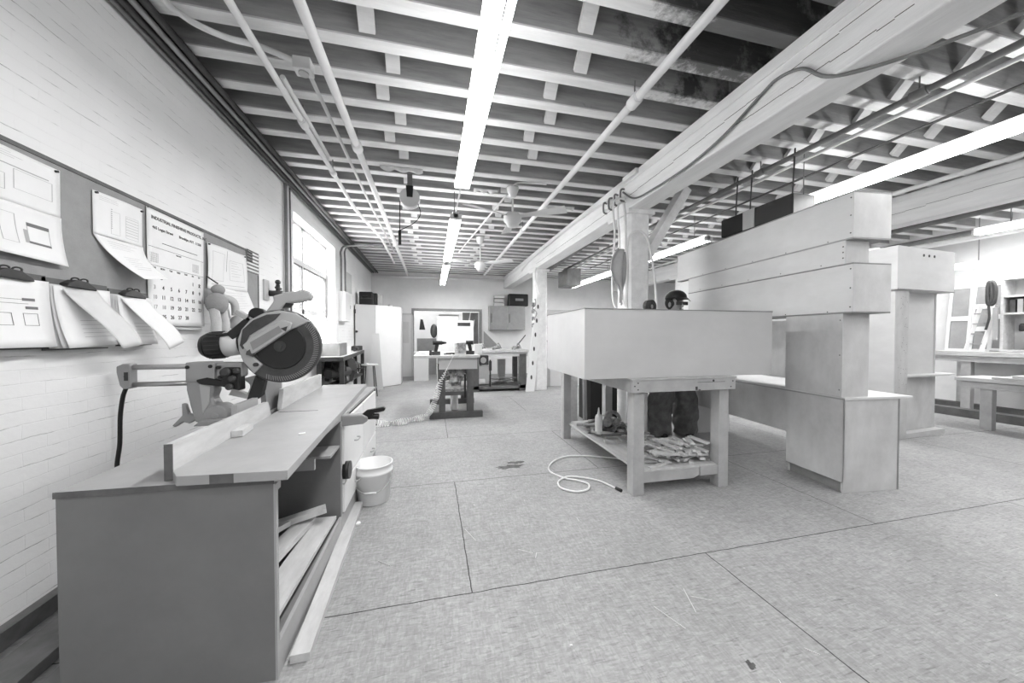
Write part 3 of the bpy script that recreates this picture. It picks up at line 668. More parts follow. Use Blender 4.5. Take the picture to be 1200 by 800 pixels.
# clipboards with clips
def clipboard(y0, y1, ztop, zbot, yc, label, kind):
    t = thing('clipboard', label, 'clipboard', (0, 0, 0), 0, 'clipboards hanging under the pinboard')
    mb().box(XW, XW + .006, y0, y1, zbot, ztop + .03).build('backing', 'mdfe', t)
    rnd = random.Random(int(y0 * 100))
    for k in range(4):
        f = sheet_fn(((y0 + .01 * k, ztop - .003 * k), (y1 - .01, ztop), (y1 - .01 * rnd.random(), zbot + .03 * rnd.random()), (y0 + .012 * k, zbot + .01)), lambda u, v, k=k: .008 + .005 * k + (.02 + .012 * k) * v * v * (1 - .5 * u))
        mb().grid(f, 8, 8).build('page', 'paperg' if k < 3 else 'paper', t, solid=.0008)
    f2 = f
    b = mb()
    if kind == 0:
        for (u0, u1, v0, v1) in ((.75, .86, .28, .32), (.77, .88, .40, .44), (.1, .5, .2, .21), (.45, .75, .30, .305), (.45, .8, .36, .365)): b.grid(f2, 2, 2, .002, u0, u1, v0, v1)
        for u in (.3, .52, .74):
            for q, u0, u1, v0, v1 in rect(u, u + .13, .5, .68): b.grid(f2, 2, 2, .002, u0, u1, v0, v1)
        b.build('printed_lines', 'inkm', t)
    else:
        for k in range(5): b.grid(f2, 4, 1, .002, .35, .92, .55 + .07 * k, .556 + .07 * k)
        b.build('printed_lines', 'inkl', t)
    if kind:
        dy = .10 if kind == 1 else .12
        g = sheet_fn(((yc - .10, ztop - .02), (yc + .09, ztop - .01), (yc + .10 + dy, zbot + .02), (yc - .02 + dy * .8, zbot - .03 * kind + .03)), lambda u, v: .035 + .13 * math.sin(v * PI * .5) ** 1.5)
        mb().grid(g, 10, 12).build('lifted_page', 'paperg' if kind == 1 else 'paper', t, solid=.0008)
    # bulldog clip
    b = mb(); b.prism([(yc - .08, ztop - .006), (yc + .08, ztop - .012), (yc + .075, ztop + .004), (yc + .03, ztop + .03), (yc - .03, ztop + .035), (yc - .075, ztop + .012)], XW + .0, XW + .045, 'yz'); b.build('clip', 'dark', t, bevel=.004)
    for s_ in (-1, 1):
        pts = [(XW + .03 + .008 * math.cos(a), yc + .024 * s_ + .010 * math.cos(a), ztop + .036 + .010 * math.sin(a)) for a in [2 * PI * k / 10 for k in range(11)]]
        mb().tube(pts, .004, 6).build('clip_ring', 'dark', t)
    return t
clipboard(1.66, 2.19, 1.615, 1.285, 2.02, 'clipboard with a drawing sheet, leftmost under the pinboard', 0)
clipboard(2.17, 2.52, 1.61, 1.275, 2.33, 'clipboard of thick curled pages, middle of the three', 1)
clipboard(2.53, 2.83, 1.60, 1.285, 2.67, 'clipboard with a white page lifting, nearest the calendar', 2)

# cloth doll hanging from the board
t = thing('cloth_doll', 'stuffed cloth doll hanging on the wall just right of the calendar', 'doll', (XL + .12, 3.46, 1.35))
b = mb(); b.sphere((0, -.04, .39), .048, sc=(1, 1, .9)); b.build('head', 'plush', t)
b = mb(); b.sphere((.0, -.06, .27), .085, sc=(.9, 1, 1.1)); b.build('body', 'plush', t)
for y, lab in ((-.10, 1), (.02, 2)):
    b = mb(); b.tube([(0, y, .22), (.02, y - .01, .12), (.03, y - .03, .06), (.02, y - .02, -.04)], .036, 12); b.build('leg', 'plushl', t)
b = mb(); b.tube([(0, .0, .33), (.05, .09, .30), (.06, .10, .18)], .03, 10); b.build('arm', 'plushl', t)
b = mb(); b.tube([(0, -.04, .44), (-.08, -.04, .50)], .006, 6, False); b.build('loop', 'dark', t)
tag(mb().sphere((XL + .16, 3.75, 1.46), .13, sc=(.8, 1.2, .75)).build('stuffed_bundle', 'plushl'), 'pale stuffed cloth bundle on the wall behind the saw motor', 'cloth')
tag(mb().tube([(XL + .1, 3.85, 1.38), (XL + .2, 4.1, 1.45), (XL + .22, 4.35, 1.5)], .06, 12).build('rolled_rag', 'bag'), 'rolled rag lying along the wall above the saw', 'rag')
t = thing('wall_spigot', 'small dark clamp on a white plate fixed to the brick wall', 'bracket', (XL, 4.62, 1.9))
mb().box(0, .02, -.12, .0, -.14, .1).build('plate', 'lightgrey', t, bevel=.004)
b = mb(); b.cyl((.02, 0, -.05), (.15, .02, -.05), .035); b.cyl((.09, .05, -.06), (.09, .05, .06), .022); b.sphere((.09, .05, .09), .03); b.cyl((.09, .0, .02), (.09, .12, .02), .016); b.build('clamp', 'dark', t)

# ------------------------------------------------------------------ saw bench
t = thing('saw_bench', 'low grey board bench with open side, under the mitre saw', 'bench', (-.94, 2.7, 0))
def L(x0, x1, y0, y1, z0, z1): return (x0 + .94, x1 + .94, y0 - 2.7, y1 - 2.7, z0, z1)
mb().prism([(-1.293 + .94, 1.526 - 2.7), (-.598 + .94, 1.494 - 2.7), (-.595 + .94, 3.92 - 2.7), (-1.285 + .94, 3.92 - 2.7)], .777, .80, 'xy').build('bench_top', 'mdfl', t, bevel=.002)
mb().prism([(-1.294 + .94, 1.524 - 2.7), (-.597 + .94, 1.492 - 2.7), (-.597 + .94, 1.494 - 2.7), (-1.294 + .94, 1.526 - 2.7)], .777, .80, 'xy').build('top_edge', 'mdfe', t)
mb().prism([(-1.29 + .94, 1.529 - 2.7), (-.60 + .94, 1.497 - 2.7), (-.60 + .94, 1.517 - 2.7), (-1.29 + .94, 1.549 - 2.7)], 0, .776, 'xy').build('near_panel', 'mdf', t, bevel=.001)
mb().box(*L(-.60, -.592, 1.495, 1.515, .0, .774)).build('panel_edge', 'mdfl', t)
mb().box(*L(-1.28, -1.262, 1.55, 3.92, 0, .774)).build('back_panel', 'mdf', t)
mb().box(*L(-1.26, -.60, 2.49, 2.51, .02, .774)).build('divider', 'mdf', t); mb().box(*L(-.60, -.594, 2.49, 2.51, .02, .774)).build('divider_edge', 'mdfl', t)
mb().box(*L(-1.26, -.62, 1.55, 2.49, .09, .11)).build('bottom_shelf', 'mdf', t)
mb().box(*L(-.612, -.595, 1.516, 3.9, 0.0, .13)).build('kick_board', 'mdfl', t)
mb().box(*L(-1.0, -.605, 2.28, 2.49, .60, .615)).build('small_shelf', 'mdfl', t); mb().box(*L(-.80, -.64, 2.10, 2.12, .60, .66)).build('cleat', 'mdfl', t) 
mb().box(*L(-.84, -.615, 1.52, 1.60, .72, .774)).build('block', 'mdfl', t)
mb().box(*L(-1.26, -.61, 3.9, 3.918, 0, .774)).build('far_panel', 'mdf', t)
for i, (y0, y1, z0, z1) in enumerate(((2.53, 3.2, .34, .76), (3.22, 3.88, .34, .76), (2.53, 3.2, .14, .33), (3.22, 3.88, .14, .33))):
    d = mb().box(*L(-.605, -.585, y0, y1, z0, z1)).build('drawer', 'white', t, bevel=.002)
    yy = (y0 + y1) / 2; mb().tube([(.36, yy - .05 - 2.7, (z0 + z1) / 2), (.385, yy - .04 - 2.7, (z0 + z1) / 2), (.385, yy + .04 - 2.7, (z0 + z1) / 2), (.36, yy + .05 - 2.7, (z0 + z1) / 2)], .005, 6).build('drawer_pull', 'steel', d)
b = mb(); b.cyl((.345, -.14, .42), (.385, -.14, .42), .06, n=24); b.build('black_knob', 'black', t)
# raised work surface and fences
t = thing('saw_table_board', 'long tapering plywood board on top of the saw bench', 'board', (0, 0, .801))
b = mb(); b.prism([(-.955, 1.545), (-.908, 1.485), (-.536, 1.455), (-.676, 3.88), (-1.10, 3.9)], 0, .037, 'xy'); b.build('board_face', 'mdfl', t, bevel=.002)
b = mb(); b.prism([(-.80, 1.4753), (-.72, 1.469), (-.72, 1.4685), (-.80, 1.4748)], .001, .036, 'xy'); b.build('edge_stain', 'mdfe', t)
b = mb(); b.box(-1.0, -.76, 2.575, 2.585, .0372, .0378); b.build('saw_kerf', 'ink', t)
t = thing('saw_fence', 'long pale fence strip standing along the saw board, nearer one', 'fence', (0, 0, 0))
b = mb(); b.hexa([(-.982, 1.55, .803), (-.957, 1.55, .803), (-1.012, 2.52, .803), (-1.04, 2.52, .803), (-.982, 1.55, .940), (-.957, 1.55, .940), (-1.01, 2.46, .930), (-1.038, 2.46, .930)]); b.build('fence_strip', 'scrap', t, bevel=.001)
b = mb(); b.box(-.983, -.956, 1.546, 1.55, .803, .94); b.build('fence_end', 'mdfe', t)
t = thing('saw_fence', 'pale fence strip standing beyond the saw cut, farther one', 'fence', (0, 0, 0))
b = mb(); b.hexa([(-1.04, 2.66, .839), (-1.012, 2.66, .839), (-1.07, 3.75, .839), (-1.10, 3.75, .839), (-1.04, 2.70, .975), (-1.012, 2.70, .975), (-1.07, 3.75, .965), (-1.10, 3.75, .965)]); b.build('fence_strip', 'scrap', t, bevel=.001)
tag(mb().obox((-.965, 2.06, .856), (.05, .15, .032), (0, 0, .12)).build('wood_offcut', 'scrap', bevel=.002), 'small pale offcut lying on the saw board against the fence', 'offcut')
tag(mb().obox((-.66, 1.98, .8405), (.03, .02, .003), (0, 0, .4)).build('paper_scrap', 'paper'), 'tiny white scrap near the edge of the saw board', 'scrap')
# boards in the open bay
for i, (p0, p1, w, h, lab) in enumerate((
    ((-.70, 1.56, .17), (-.68, 2.44, .155), .13, .022, 'wide pale offcut board lying topmost in the open bench bay'),
    ((-.80, 1.60, .28), (-.78, 2.42, .17), .10, .03, 'thick offcut board behind the topmost one in the open bench bay'),
    ((-.92, 1.62, .40), (-.86, 2.30, .22), .06, .03, 'narrow offcut board sloping highest in the open bench bay'),
    ((-.64, 1.54, .08), (-.64, 2.30, .08), .05, .03, 'narrow offcut strip on the floor of the open bench bay'),
    ((-.90, 2.30, .22), (-.66, 2.38, .25), .06, .035, 'short block lying across the far end of the open bench bay'),
    ((-1.04, 1.62, .34), (-1.0, 2.4, .16), .08, .03, 'darker board at the bottom back of the open bench bay'))):
    tag(mb().beam(p0, p1, w, h).build('offcut_board', 'scrap' if i != 5 else 'scrapd', bevel=.001), lab, 'offcut', 'offcuts in the open bench bay')
tag(mb().beam((-.535, 1.555, .019), (-.575, 2.9, .019), .075, .036).build('floor_board', 'scrap', bevel=.002), 'long pale board lying on the floor along the saw bench', 'board')
tag(mb().beam((-1.55, .6, .03), (-1.62, 2.3, .03), .16, .05).build('floor_plank', 'scrapd', bevel=.002), 'dark plank on the floor between the brick wall and the bench', 'plank')
tag(mb().beam((-1.80, .6, .03), (-1.82, 2.6, .05), .05, .08).build('floor_batten', 'scrapd'), 'dark batten lying along the foot of the brick wall', 'batten')
tag(mb().beam((-1.36, 1.2, .02), (-1.42, 2.1, .02), .11, .03).build('floor_plank', 'mdf'), 'short grey plank on the floor close behind the bench', 'plank')

# ------------------------------------------------------------------ mitre saw
YS = 2.55
saw = thing('mitre_saw', 'large sliding mitre saw with black guard on the saw bench', 'saw', (0, YS, 0))
def circ(cx, cz, r, a0, a1, n): return [(cx + r * math.cos(a0 + (a1 - a0) * k / n), cz + r * math.sin(a0 + (a1 - a0) * k / n)) for k in range(n + 1)]
CX, CZ = -.96, 1.28
b = mb()      # upper guard shell
out = [(-1.109, 1.106), (-1.163, 1.176), (-1.192, 1.251), (-1.197, 1.325), (-1.176, 1.387), (-1.127, 1.45), (-1.05, 1.494), (-.961, 1.514), (-.87, 1.497), (-.813, 1.459), (-.784, 1.443), (-.894, 1.388), (-1.119, 1.219), (-1.059, 1.162)]
b.prism(out, -.045, .03); b.build('upper_guard', 'castl', saw, bevel=.008)
b = mb(); b.prism([(-1.180, 1.288), (-1.164, 1.387), (-1.105, 1.447), (-1.028, 1.484), (-.95, 1.492), (-.984, 1.451), (-1.128, 1.35), (-1.165, 1.263)], -.052, -.04); b.build('blade_window', 'smoke', saw)
b = mb(); b.prism([(-1.161, 1.288), (-1.12, 1.33), (-.939, 1.451), (-.882, 1.433), (-.894, 1.388), (-1.119, 1.219)], -.066, -.045); b.build('guard_arm', 'castl', saw, bevel=.006)
b = mb(); b.prism([(-1.118, 1.306), (-.955, 1.412), (-.935, 1.376), (-1.102, 1.256)], -.0675, -.066); b.build('label_plate', 'label', saw)
b = mb(); b.prism([(-.945, 1.395), (-.905, 1.41), (-.915, 1.375)], -.0685, -.066); b.build('warning_mark', 'ink', saw)
b = mb(); b.prism([(-1.135, 1.25), (-1.118, 1.262), (-1.11, 1.235), (-1.09, 1.24), (-1.10, 1.215), (-1.14, 1.23)], -.07, -.066); b.cyl((-1.09, -.07, 1.165), (-1.09, -.045, 1.165), .012); b.build('guard_screw', 'dark', saw)
b = mb(); b.cyl((CX + .0, -.028, CZ), (CX, .022, CZ), .238, n=64); b.build('lower_guard', 'smoke', saw, bevel=.012)
b = mb()
for k in range(46):
    a = -2.0 + k * .062; r0, r1 = .196, .226
    b.beam((CX + r0 * math.cos(a), -.0295, CZ + r0 * math.sin(a)), (CX + r1 * math.cos(a + .05), -.0295, CZ + r1 * math.sin(a + .05)), .005, .003, (0, 1, 0))
b.build('guard_ribs', 'pipeg', saw)
b = mb(); b.lathe([(.145, 0), (.15, .006), (.14, .008)], (CX, -.036, CZ), (0, 1, 0), 40); b.build('inner_ring', 'black', saw)
b = mb(); b.cyl((CX, -.045, CZ), (CX, -.02, CZ), .035); b.cyl((CX, -.055, CZ), (CX, -.045, CZ), .018, n=6); b.build('arbor', 'dark', saw)
b = mb(); b.lathe([(.228, -.002), (.232, 0), (.228, .002)], (CX, .0, CZ), (0, 1, 0), 48); b.build('blade', 'steel', saw)
hd = mb(); hd.prism([(-1.061, 1.494), (-1.005, 1.577), (-1.015, 1.608), (-.937, 1.635), (-.823, 1.655), (-.79, 1.645), (-.778, 1.62), (-.789, 1.588), (-.835, 1.577), (-.915, 1.56), (-.949, 1.534), (-.972, 1.508)], -.015, .05); hd = hd.build('handle', 'castl', saw, bevel=.014)
b = mb(); b.prism([(-.93, 1.565), (-.90, 1.562), (-.92, 1.535), (-.95, 1.53)], -.02, .03); b.build('trigger', 'black', saw)
b = mb(); b.cyl((-1.395, .05, 1.285), (-1.30, .05, 1.292), .085, n=28); b.cyl((-1.43, .05, 1.284), (-1.395, .05, 1.285), .065, .085, n=28); b.build('motor_cap', 'black', saw, bevel=.006)
b = mb()
for k in range(20):
    a = 2 * PI * k / 20; b.beam((-1.385, .05 + .087 * math.cos(a), 1.286 + .087 * math.sin(a)), (-1.31, .05 + .087 * math.cos(a), 1.291 + .087 * math.sin(a)), .006, .004)
b.build('vent_ribs', 'dark', saw)
b = mb(); b.cyl((-1.32, .05, 1.291), (-1.20, .05, 1.304), .082, .076, n=28); b.build('motor', 'motor', saw)
b = mb(); b.cyl((-1.21, .06, 1.30), (-1.09, .06, 1.31), .09, .11, n=24); b.build('gear_case', 'black', saw)
b = mb(); b.obox((-1.19, .0, 1.40), (.17, .05, .055), (0, -.75, 0)); b.obox((-1.26, .0, 1.36), (.14, .04, .02), (0, -.2, 0)); b.build('head_brace', 'black', saw, bevel=.006)
b = mb(); b.cyl((-1.11, -.0, 1.485), (-1.11, .06, 1.485), .045, n=20); b.build('top_knob', 'black', saw)
b = mb(); b.obox((-1.175, .0, 1.475), (.10, .05, .03), (0, .6, 0)); b.build('lever', 'castl', saw, bevel=.005)
for z in (1.157, 1.052): mb().cyl((-1.80, .0, z), (-1.44, .0, z), .0155, n=16).build('slide_rail', 'castl' if z > 1.1 else 'steel', saw)
b = mb(); b.prism([(-1.83, 1.13), (-1.83, 1.165), (-1.80, 1.18), (-1.765, 1.178), (-1.765, 1.03), (-1.80, 1.03), (-1.815, 1.05)], -.03, .03); b.build('rail_bracket', 'cast', saw, bevel=.005)
b = mb(); b.box(-1.79, -1.772, -.034, -.03, 1.08, 1.13); b.cyl((-1.781, -.038, 1.105), (-1.781, -.03, 1.105), .008); b.build('lock_bolt', 'dark', saw)
b = mb(); b.prism([(-1.474, 1.184), (-1.32, 1.184), (-1.32, 1.055), (-1.40, 1.06), (-1.474, 1.06)], -.05, .06); b.build('slide_housing', 'cast', saw, bevel=.008)
b = mb(); b.prism([(-1.32, 1.18), (-1.18, 1.178), (-1.18, 1.09), (-1.24, 1.06), (-1.32, 1.055)], -.035, .05); b.build('slide_carriage', 'cast', saw, bevel=.006)
b = mb()
for x, z in ((-1.46, 1.155), (-1.34, 1.158), (-1.30, 1.15), (-1.29, 1.09)): b.cyl((x, -.056, z), (x, -.035, z), .011, n=12)
b.build('housing_bolt', 'black', saw)
b = mb(); b.prism([(-1.275, 1.15), (-1.185, 1.15), (-1.18, 1.0), (-1.28, 1.03), (-1.40, 1.05), (-1.42, 1.075), (-1.36, 1.09), (-1.28, 1.07)], -.06, .02); b.build('depth_stop', 'black', saw, bevel=.01)
b = mb()
for x, z, r in ((-1.25, 1.12, .028), (-1.215, 1.08, .022), (-1.23, 1.03, .02), (-1.19, 1.13, .018)): b.lathe([(r * .5, 0), (r, .004), (r, .02), (r * .6, .024)], (x, -.085, z), (0, 1, 0), 16)
b.build('stop_screws', 'dark', saw)
b = mb(); b.prism([(-1.474, 1.07), (-1.33, 1.06), (-1.325, 1.0), (-1.34, .96), (-1.31, .90), (-1.241, .893), (-1.235, .84), (-1.29, .80), (-1.38, .802), (-1.43, .81), (-1.455, .915), (-1.474, 1.013)], -.045, .045); b.build('support_arm', 'cast', saw, bevel=.012)
b = mb(); b.prism([(-1.40, 1.05), (-1.345, 1.03), (-1.35, .93), (-1.385, .87)], -.05, -.04); b.build('arm_recess', 'castl', saw)
b = mb(); b.cyl((-1.305, -.08, .855), (-1.305, .04, .855), .065, n=28); b.cyl((-1.305, -.09, .855), (-1.305, -.08, .855), .02); b.build('bevel_pivot', 'cast', saw, bevel=.006)
b = mb(); b.prism([(-1.565, .792), (-1.55, .782), (-1.505, .812), (-1.475, .80), (-1.44, .82), (-1.44, .85), (-1.478, .862), (-1.494, .925), (-1.513, .928), (-1.512, .852)], -.02, .01); b.build('wing_knob', 'cast', saw, bevel=.006)
b = mb(); b.prism([(-1.12, 1.09), (-1.06, 1.088), (-1.085, .96), (-1.12, .93), (-1.175, .92)], .0, .05); b.build('dark_link', 'blackm', saw, bevel=.004)
b = mb(); b.prism([(-1.225, 1.065), (-1.115, 1.094), (-1.121, .987), (-1.166, .927), (-1.20, .95), (-1.175, 1.02)], .05, .16); b.build('dust_bag', 'bag', saw, bevel=.02)
b = mb(); b.prism([(-1.28, 1.0), (-1.17, .95), (-1.20, .93), (-1.30, .96)], .06, .10); b.build('dust_chute', 'motor', saw)
b = mb(); b.cyl((-1.20, .06, .803), (-1.20, .06, .838), .13, n=32); b.build('turntable', 'cast', saw)
b = mb(); b.prism([(-1.40, .803), (-1.06, .803), (-1.06, .838), (-1.36, .838)], -.12, .34); b.build('saw_base', 'cast', saw, bevel=.006)
b = mb(); b.hexa([(-1.11, -.30, .84), (-1.08, -.30, .84), (-1.08, -.06, .84), (-1.11, -.06, .84), (-1.11, -.30, .955), (-1.08, -.30, .955), (-1.08, -.06, .955), (-1.11, -.06, .955)])
b.build('saw_fence_plate', 'castl', saw)
b = mb(); b.hexa([(-1.11, .06, .84), (-1.08, .06, .84), (-1.08, .30, .84), (-1.11, .30, .84), (-1.11, .03, 1.06), (-1.08, .03, 1.06), (-1.08, .30, 1.04), (-1.11, .30, 1.04)])
b.build('saw_fence_plate', 'cast', saw)
b = mb(); b.prism([(-.60, .735), (-.46, .745), (-.43, .765), (-.43, .79), (-.46, .808), (-.60, .812)], -.05, .02); b.build('mitre_arm', 'cast', saw, bevel=.008)
b = mb(); b.prism([(-.47, .81), (-.44, .835), (-.33, .852), (-.315, .84), (-.325, .825), (-.40, .81), (-.40, .775), (-.43, .77)], -.035, .005); b.cyl((-.42, -.015, .79), (-.36, -.015, .785), .02); b.build('mitre_handle', 'black', saw, bevel=.005)
b = mb(); b.tube([(-1.80, .0, 1.04), (-1.82, .0, .98), (-1.835, .0, .86), (-1.84, -.0, .70), (-1.84, -.02, .5), (-1.75, -.05, .2), (-1.6, .0, .02), (-1.5, .3, .012)], .011, 8); b.build('power_cord', 'black', saw)

# ------------------------------------------------------------------ bucket
t = thing('plastic_bucket', 'white plastic bucket with wire handle on the floor by the saw bench', 'bucket', (-.470, 2.99, 0))
b = mb(); b.lathe([(.118, 0), (.122, .004), (.142, .235), (.150, .24), (.150, .256), (.143, .26), (.145, .30), (.150, .303), (.150, .31), (.144, .312), (.138, .31), (.118, .012), (.0005, .01)], n=40, cap=True); b.build('pail', 'plastic', t)
pts = [(-.152 * math.cos(a) * 1.06, -.155 * math.sin(a) * .9 - .02, .265 - .15 * math.sin(a)) for a in [PI * k / 12 for k in range(13)]]
b = mb(); b.tube(pts, .0035, 6); b.build('wire_handle', 'steel', t)
b = mb(); b.cyl(pts[5], pts[7], .008, n=10); b.build('grip', 'plastic', t)

# ------------------------------------------------------------------ far left: machine bench, tall cabinet, stool
t = thing('machine_bench', 'dark topped machine bench under the window', 'bench', (-1.6, 7.4, 0))
b = mb(); b.prism([(-.27, -1.35), (.20, -1.35), (.0, 1.55), (-.27, 1.55)], .93, 1.0, 'xy'); b.build('bench_top', 'dark', t, bevel=.004)
b = mb(); b.prism([(-.27, -1.33), (.19, -1.33), (-.01, 1.53), (-.27, 1.53)], 1.0, 1.004, 'xy'); b.build('top_sheet', 'lightgrey', t)
for x, y in ((-.22, -1.28), (.12, -1.28), (-.22, 1.4), (-.06, 1.4)): mb().box(x, x + .07, y, y + .07, 0, .93).build('leg', 'dark', t)
b = mb(); b.box(-.25, .0, -1.2, 1.3, .42, .46); b.build('lower_shelf', 'dark', t)
rr = random.Random(4)
for k in range(20):
    b = mb(); b.obox((rr.uniform(-.2, .08), rr.uniform(-1.2, .9), .46 + .1 + rr.uniform(0, .25)), (rr.uniform(.05, .14), rr.uniform(.1, .3), rr.uniform(.08, .3)), (rr.uniform(-.3, .3), rr.uniform(-.3, .3), rr.uniform(-.6, .6)))
    b.build('machine_part', rr.choice(['dark', 'blackm', 'piped', 'pipeg']), t, bevel=.006)
mb().cyl((-.1, -1.1, .7), (.1, -.6, .7), .08).build('motor', 'dark', t)
b = mb(); b.lathe([(.10, -.01), (.115, 0), (.10, .01)], (.17, .1, .68), (1, 0, 0), 24, False); b.cyl((.08, .1, .68), (.25, .1, .68), .015); b.build('hand_wheel', 'black', t)
b = mb(); b.box(-.2, .06, -.9, -.1, .05, .42); b.build('pale_drawer_box', 'lightgrey', t, bevel=.004)
tag(mb().box(-1.84, -1.5, 6.25, 6.75, 1.004, 1.22).build('parts_box', 'pipeg', bevel=.006), 'grey lidded box standing on the machine bench below the window', 'box')
tag(mb().obox((-1.62, 7.3, 1.06), (.12, .25, .11), (0, 0, .2)).build('parts_tray', 'plastic', bevel=.008), 'white tray of parts on the machine bench', 'tray')
t = thing('power_sander', 'dark hand tool lying on the machine bench by the white tray', 'tool', (-1.60, 7.85, 1.004))
b = mb(); b.cyl((0, 0, .05), (.0, .28, .06), .04); b.build('tool_body', 'black', t); mb().box(-.04, .04, .02, .12, 0, .02).build('tool_base', 'steel', t)
tag(mb().obox((-1.68, 8.5, 1.06), (.16, .3, .10), (0, 0, -.1)).build('tool_case', 'dark', bevel=.008), 'dark case at the far end of the machine bench', 'case')
t = thing('tall_cabinet', 'tall white two door cabinet in the far left corner', 'cabinet', (0, 0, 0))
b = mb(); b.prism([(-1.86, 9.24), (-1.40, 9.33), (-.84, 9.90), (-.84, 10.5), (-1.86, 10.5)], .0, 2.13, 'xy'); b.build('cabinet_body', 'cabinet', t)
b = mb(); b.prism([(-1.855, 9.215), (-1.402, 9.302), (-1.402, 9.32), (-1.855, 9.235)], .02, 2.12, 'xy'); d1 = b.build('door', 'cabinet', t)
b = mb(); b.prism([(-1.392, 9.302), (-.832, 9.87), (-.842, 9.89), (-1.395, 9.325)], .02, 2.12, 'xy'); b.build('door', 'white', t)
mb().sphere((-1.82, 9.19, 1.45), .03).build('knob', 'dark', d1); mb().box(-1.86, -1.84, 9.18, 9.22, 1.9, 2.0).build('hinge', 'dark', d1)
t = thing('tool_case', 'black hard tool case on top of the tall white cabinet', 'case', (-1.70, 9.55, 2.13))
mb().box(-.1, .22, -.15, .15, 0, .34).build('case_shell', 'black', t, bevel=.02); b = mb(); b.tube([(-.0, -.16, .2), (-.0, -.2, .22), (.12, -.2, .22), (.12, -.16, .2)], .012, 6); b.build('case_handle', 'blackm', t)
mb().box(-.1, .22, -.153, -.15, .16, .18).build('case_seam', 'dark', t)
tag(mb().box(-1.45, -1.38, 9.42, 9.6, 2.13, 2.44).build('thin_box', 'blackm', bevel=.006), 'narrow black case beside the big one on the tall cabinet', 'case')
tag(mb().box(-1.36, -1.27, 9.45, 9.6, 2.13, 2.40).build('thin_box', 'lightgrey', bevel=.006), 'grey carton at the right of the cases on the tall cabinet', 'carton')
tag(mb().lathe([(.05, 0), (.055, .04), (.03, .06)], (-1.1, 9.85, 2.13)).build('small_dish', 'lightgrey'), 'small pale dish alone on the tall cabinet', 'dish')
t = thing('bar_stool', 'round seated stool with thin metal legs before the tall cabinet', 'stool', (-1.32, 7.95, 0))
b = mb(); b.lathe([(.16, .70), (.175, .705), (.175, .725), (.16, .73)], n=28); b.build('seat', 'lightgrey', t)
for k in range(4):
    a = PI / 4 + k * PI / 2; mb().cyl((.12 * math.cos(a), .12 * math.sin(a), .70), (.19 * math.cos(a), .19 * math.sin(a), 0), .012, n=8).build('leg', 'dark', t)
b = mb(); b.tube([(.16 * math.cos(2 * PI * k / 16), .16 * math.sin(2 * PI * k / 16), .22) for k in range(17)], .008, 6); b.build('foot_ring', 'steel', t)
tag(mb().lathe([(.03, 0), (.04, .015), (.02, .03)], (-1.36, 7.9, .73)).build('small_cloth', 'plastic'), 'small white lump on the stool seat', 'cloth')
b = mb(); b.prism([(-1.56, .0), (-1.18, .0), (-1.27, 1.40), (-1.42, 1.40)], 9.02, 9.05); 
tag(b.build('leaning_board', 'cabinet'), 'tapered white board leaning against the tall cabinet', 'board')

# ------------------------------------------------------------------ small trestle workbench with vice
t = thing('trestle_workbench', 'small workbench on dark trestle legs in the middle distance', 'workbench', (.27, 6.2, 0))
mb().box(-.55, .50, -.62, .75, .99, 1.03).build('worktop', 'scrap', t, bevel=.003)
mb().box(-.16, .46, -.56, -.53, .80, .99).build('apron', 'lightgrey', t)
mb().box(-.16, .46, .60, .63, .80, .99).build('apron', 'lightgrey', t)
for yy in (-.55, .65):
    mb().box(-.16, -.06, yy, yy + .08, .07, .84).build('leg', 'dtable', t); mb().box(.29, .40, yy, yy + .08, .07, .84).build('leg', 'dtable', t)
    mb().box(-.31, .55, yy - .01, yy + .09, 0, .10).build('foot', 'dtable', t, bevel=.004)
mb().box(-.16, .40, -.47, .65, .36, .42).build('stretcher', 'dtable', t); 
b = mb(); rr = random.Random(9)
for k in range(18): b.obox((rr.uniform(-.02, .25), rr.uniform(-.35, .45), rr.uniform(.50, .78)), (rr.uniform(.04, .16), rr.uniform(.1, .3), rr.uniform(.04, .14)), (rr.uniform(-.3, .3), rr.uniform(-.4, .4), rr.uniform(-.8, .8)))
b.box(-.05, .3, -.45, .6, .42, .46); b.build('tool_tray', 'clutter', t)
mb().box(.24, .27, -.6, -.57, .34, .72).build('black_strap', 'black', t)
b = mb(); b.cyl((.2, -.5, .55), (.36, -.5, .55), .05); b.build('roller', 'lightgrey', t)
t = thing('bench_vice', 'metal vice clamped to the right end of the trestle workbench', 'vice', (.86, 5.72, .86))
b = mb(); b.box(-.08, .06, -.08, .08, .0, .16); b.build('vice_jaw', 'dark', t, bevel=.008); b = mb(); b.cyl((-.03, -.09, .08), (-.03, -.08, .08), .05); b.build('vice_plate', 'steel', t)
b = mb(); b.cyl((.1, 0, -.38), (.1, 0, .08), .014); b.obox((.1, 0, -.02), (.04, .06, .16)); b.build('vice_screw', 'dark', t)
def drill(x, y, rz, lab):
    t = thing('cordless_drill', lab, 'drill', (x, y, 1.03), rz, 'cordless drills on the trestle workbench')
    b = mb(); b.cyl((-.07, 0, .20), (.08, 0, .20), .034); b.cyl((.08, 0, .20), (.15, 0, .20), .026, .014); b.build('drill_body', 'black', t)
    b = mb(); b.hexa([(-.05, -.02, .05), (.0, -.02, .05), (.0, .02, .05), (-.05, .02, .05), (-.03, -.02, .18), (.03, -.02, .18), (.03, .02, .18), (-.03, .02, .18)]); b.build('grip', 'blackm', t)
    mb().box(-.085, .05, -.035, .035, 0, .06).build('battery', 'dark', t, bevel=.006); return t
drill(.085, 5.75, .1, 'cordless drill standing upright on the left of the trestle workbench')
drill(.62, 5.85, 2.9, 'cordless drill standing behind the white tub on the trestle workbench')
t = thing('white_tub', 'white printed tub on the trestle workbench between the drills', 'tub', (.46, 5.75, 1.03))
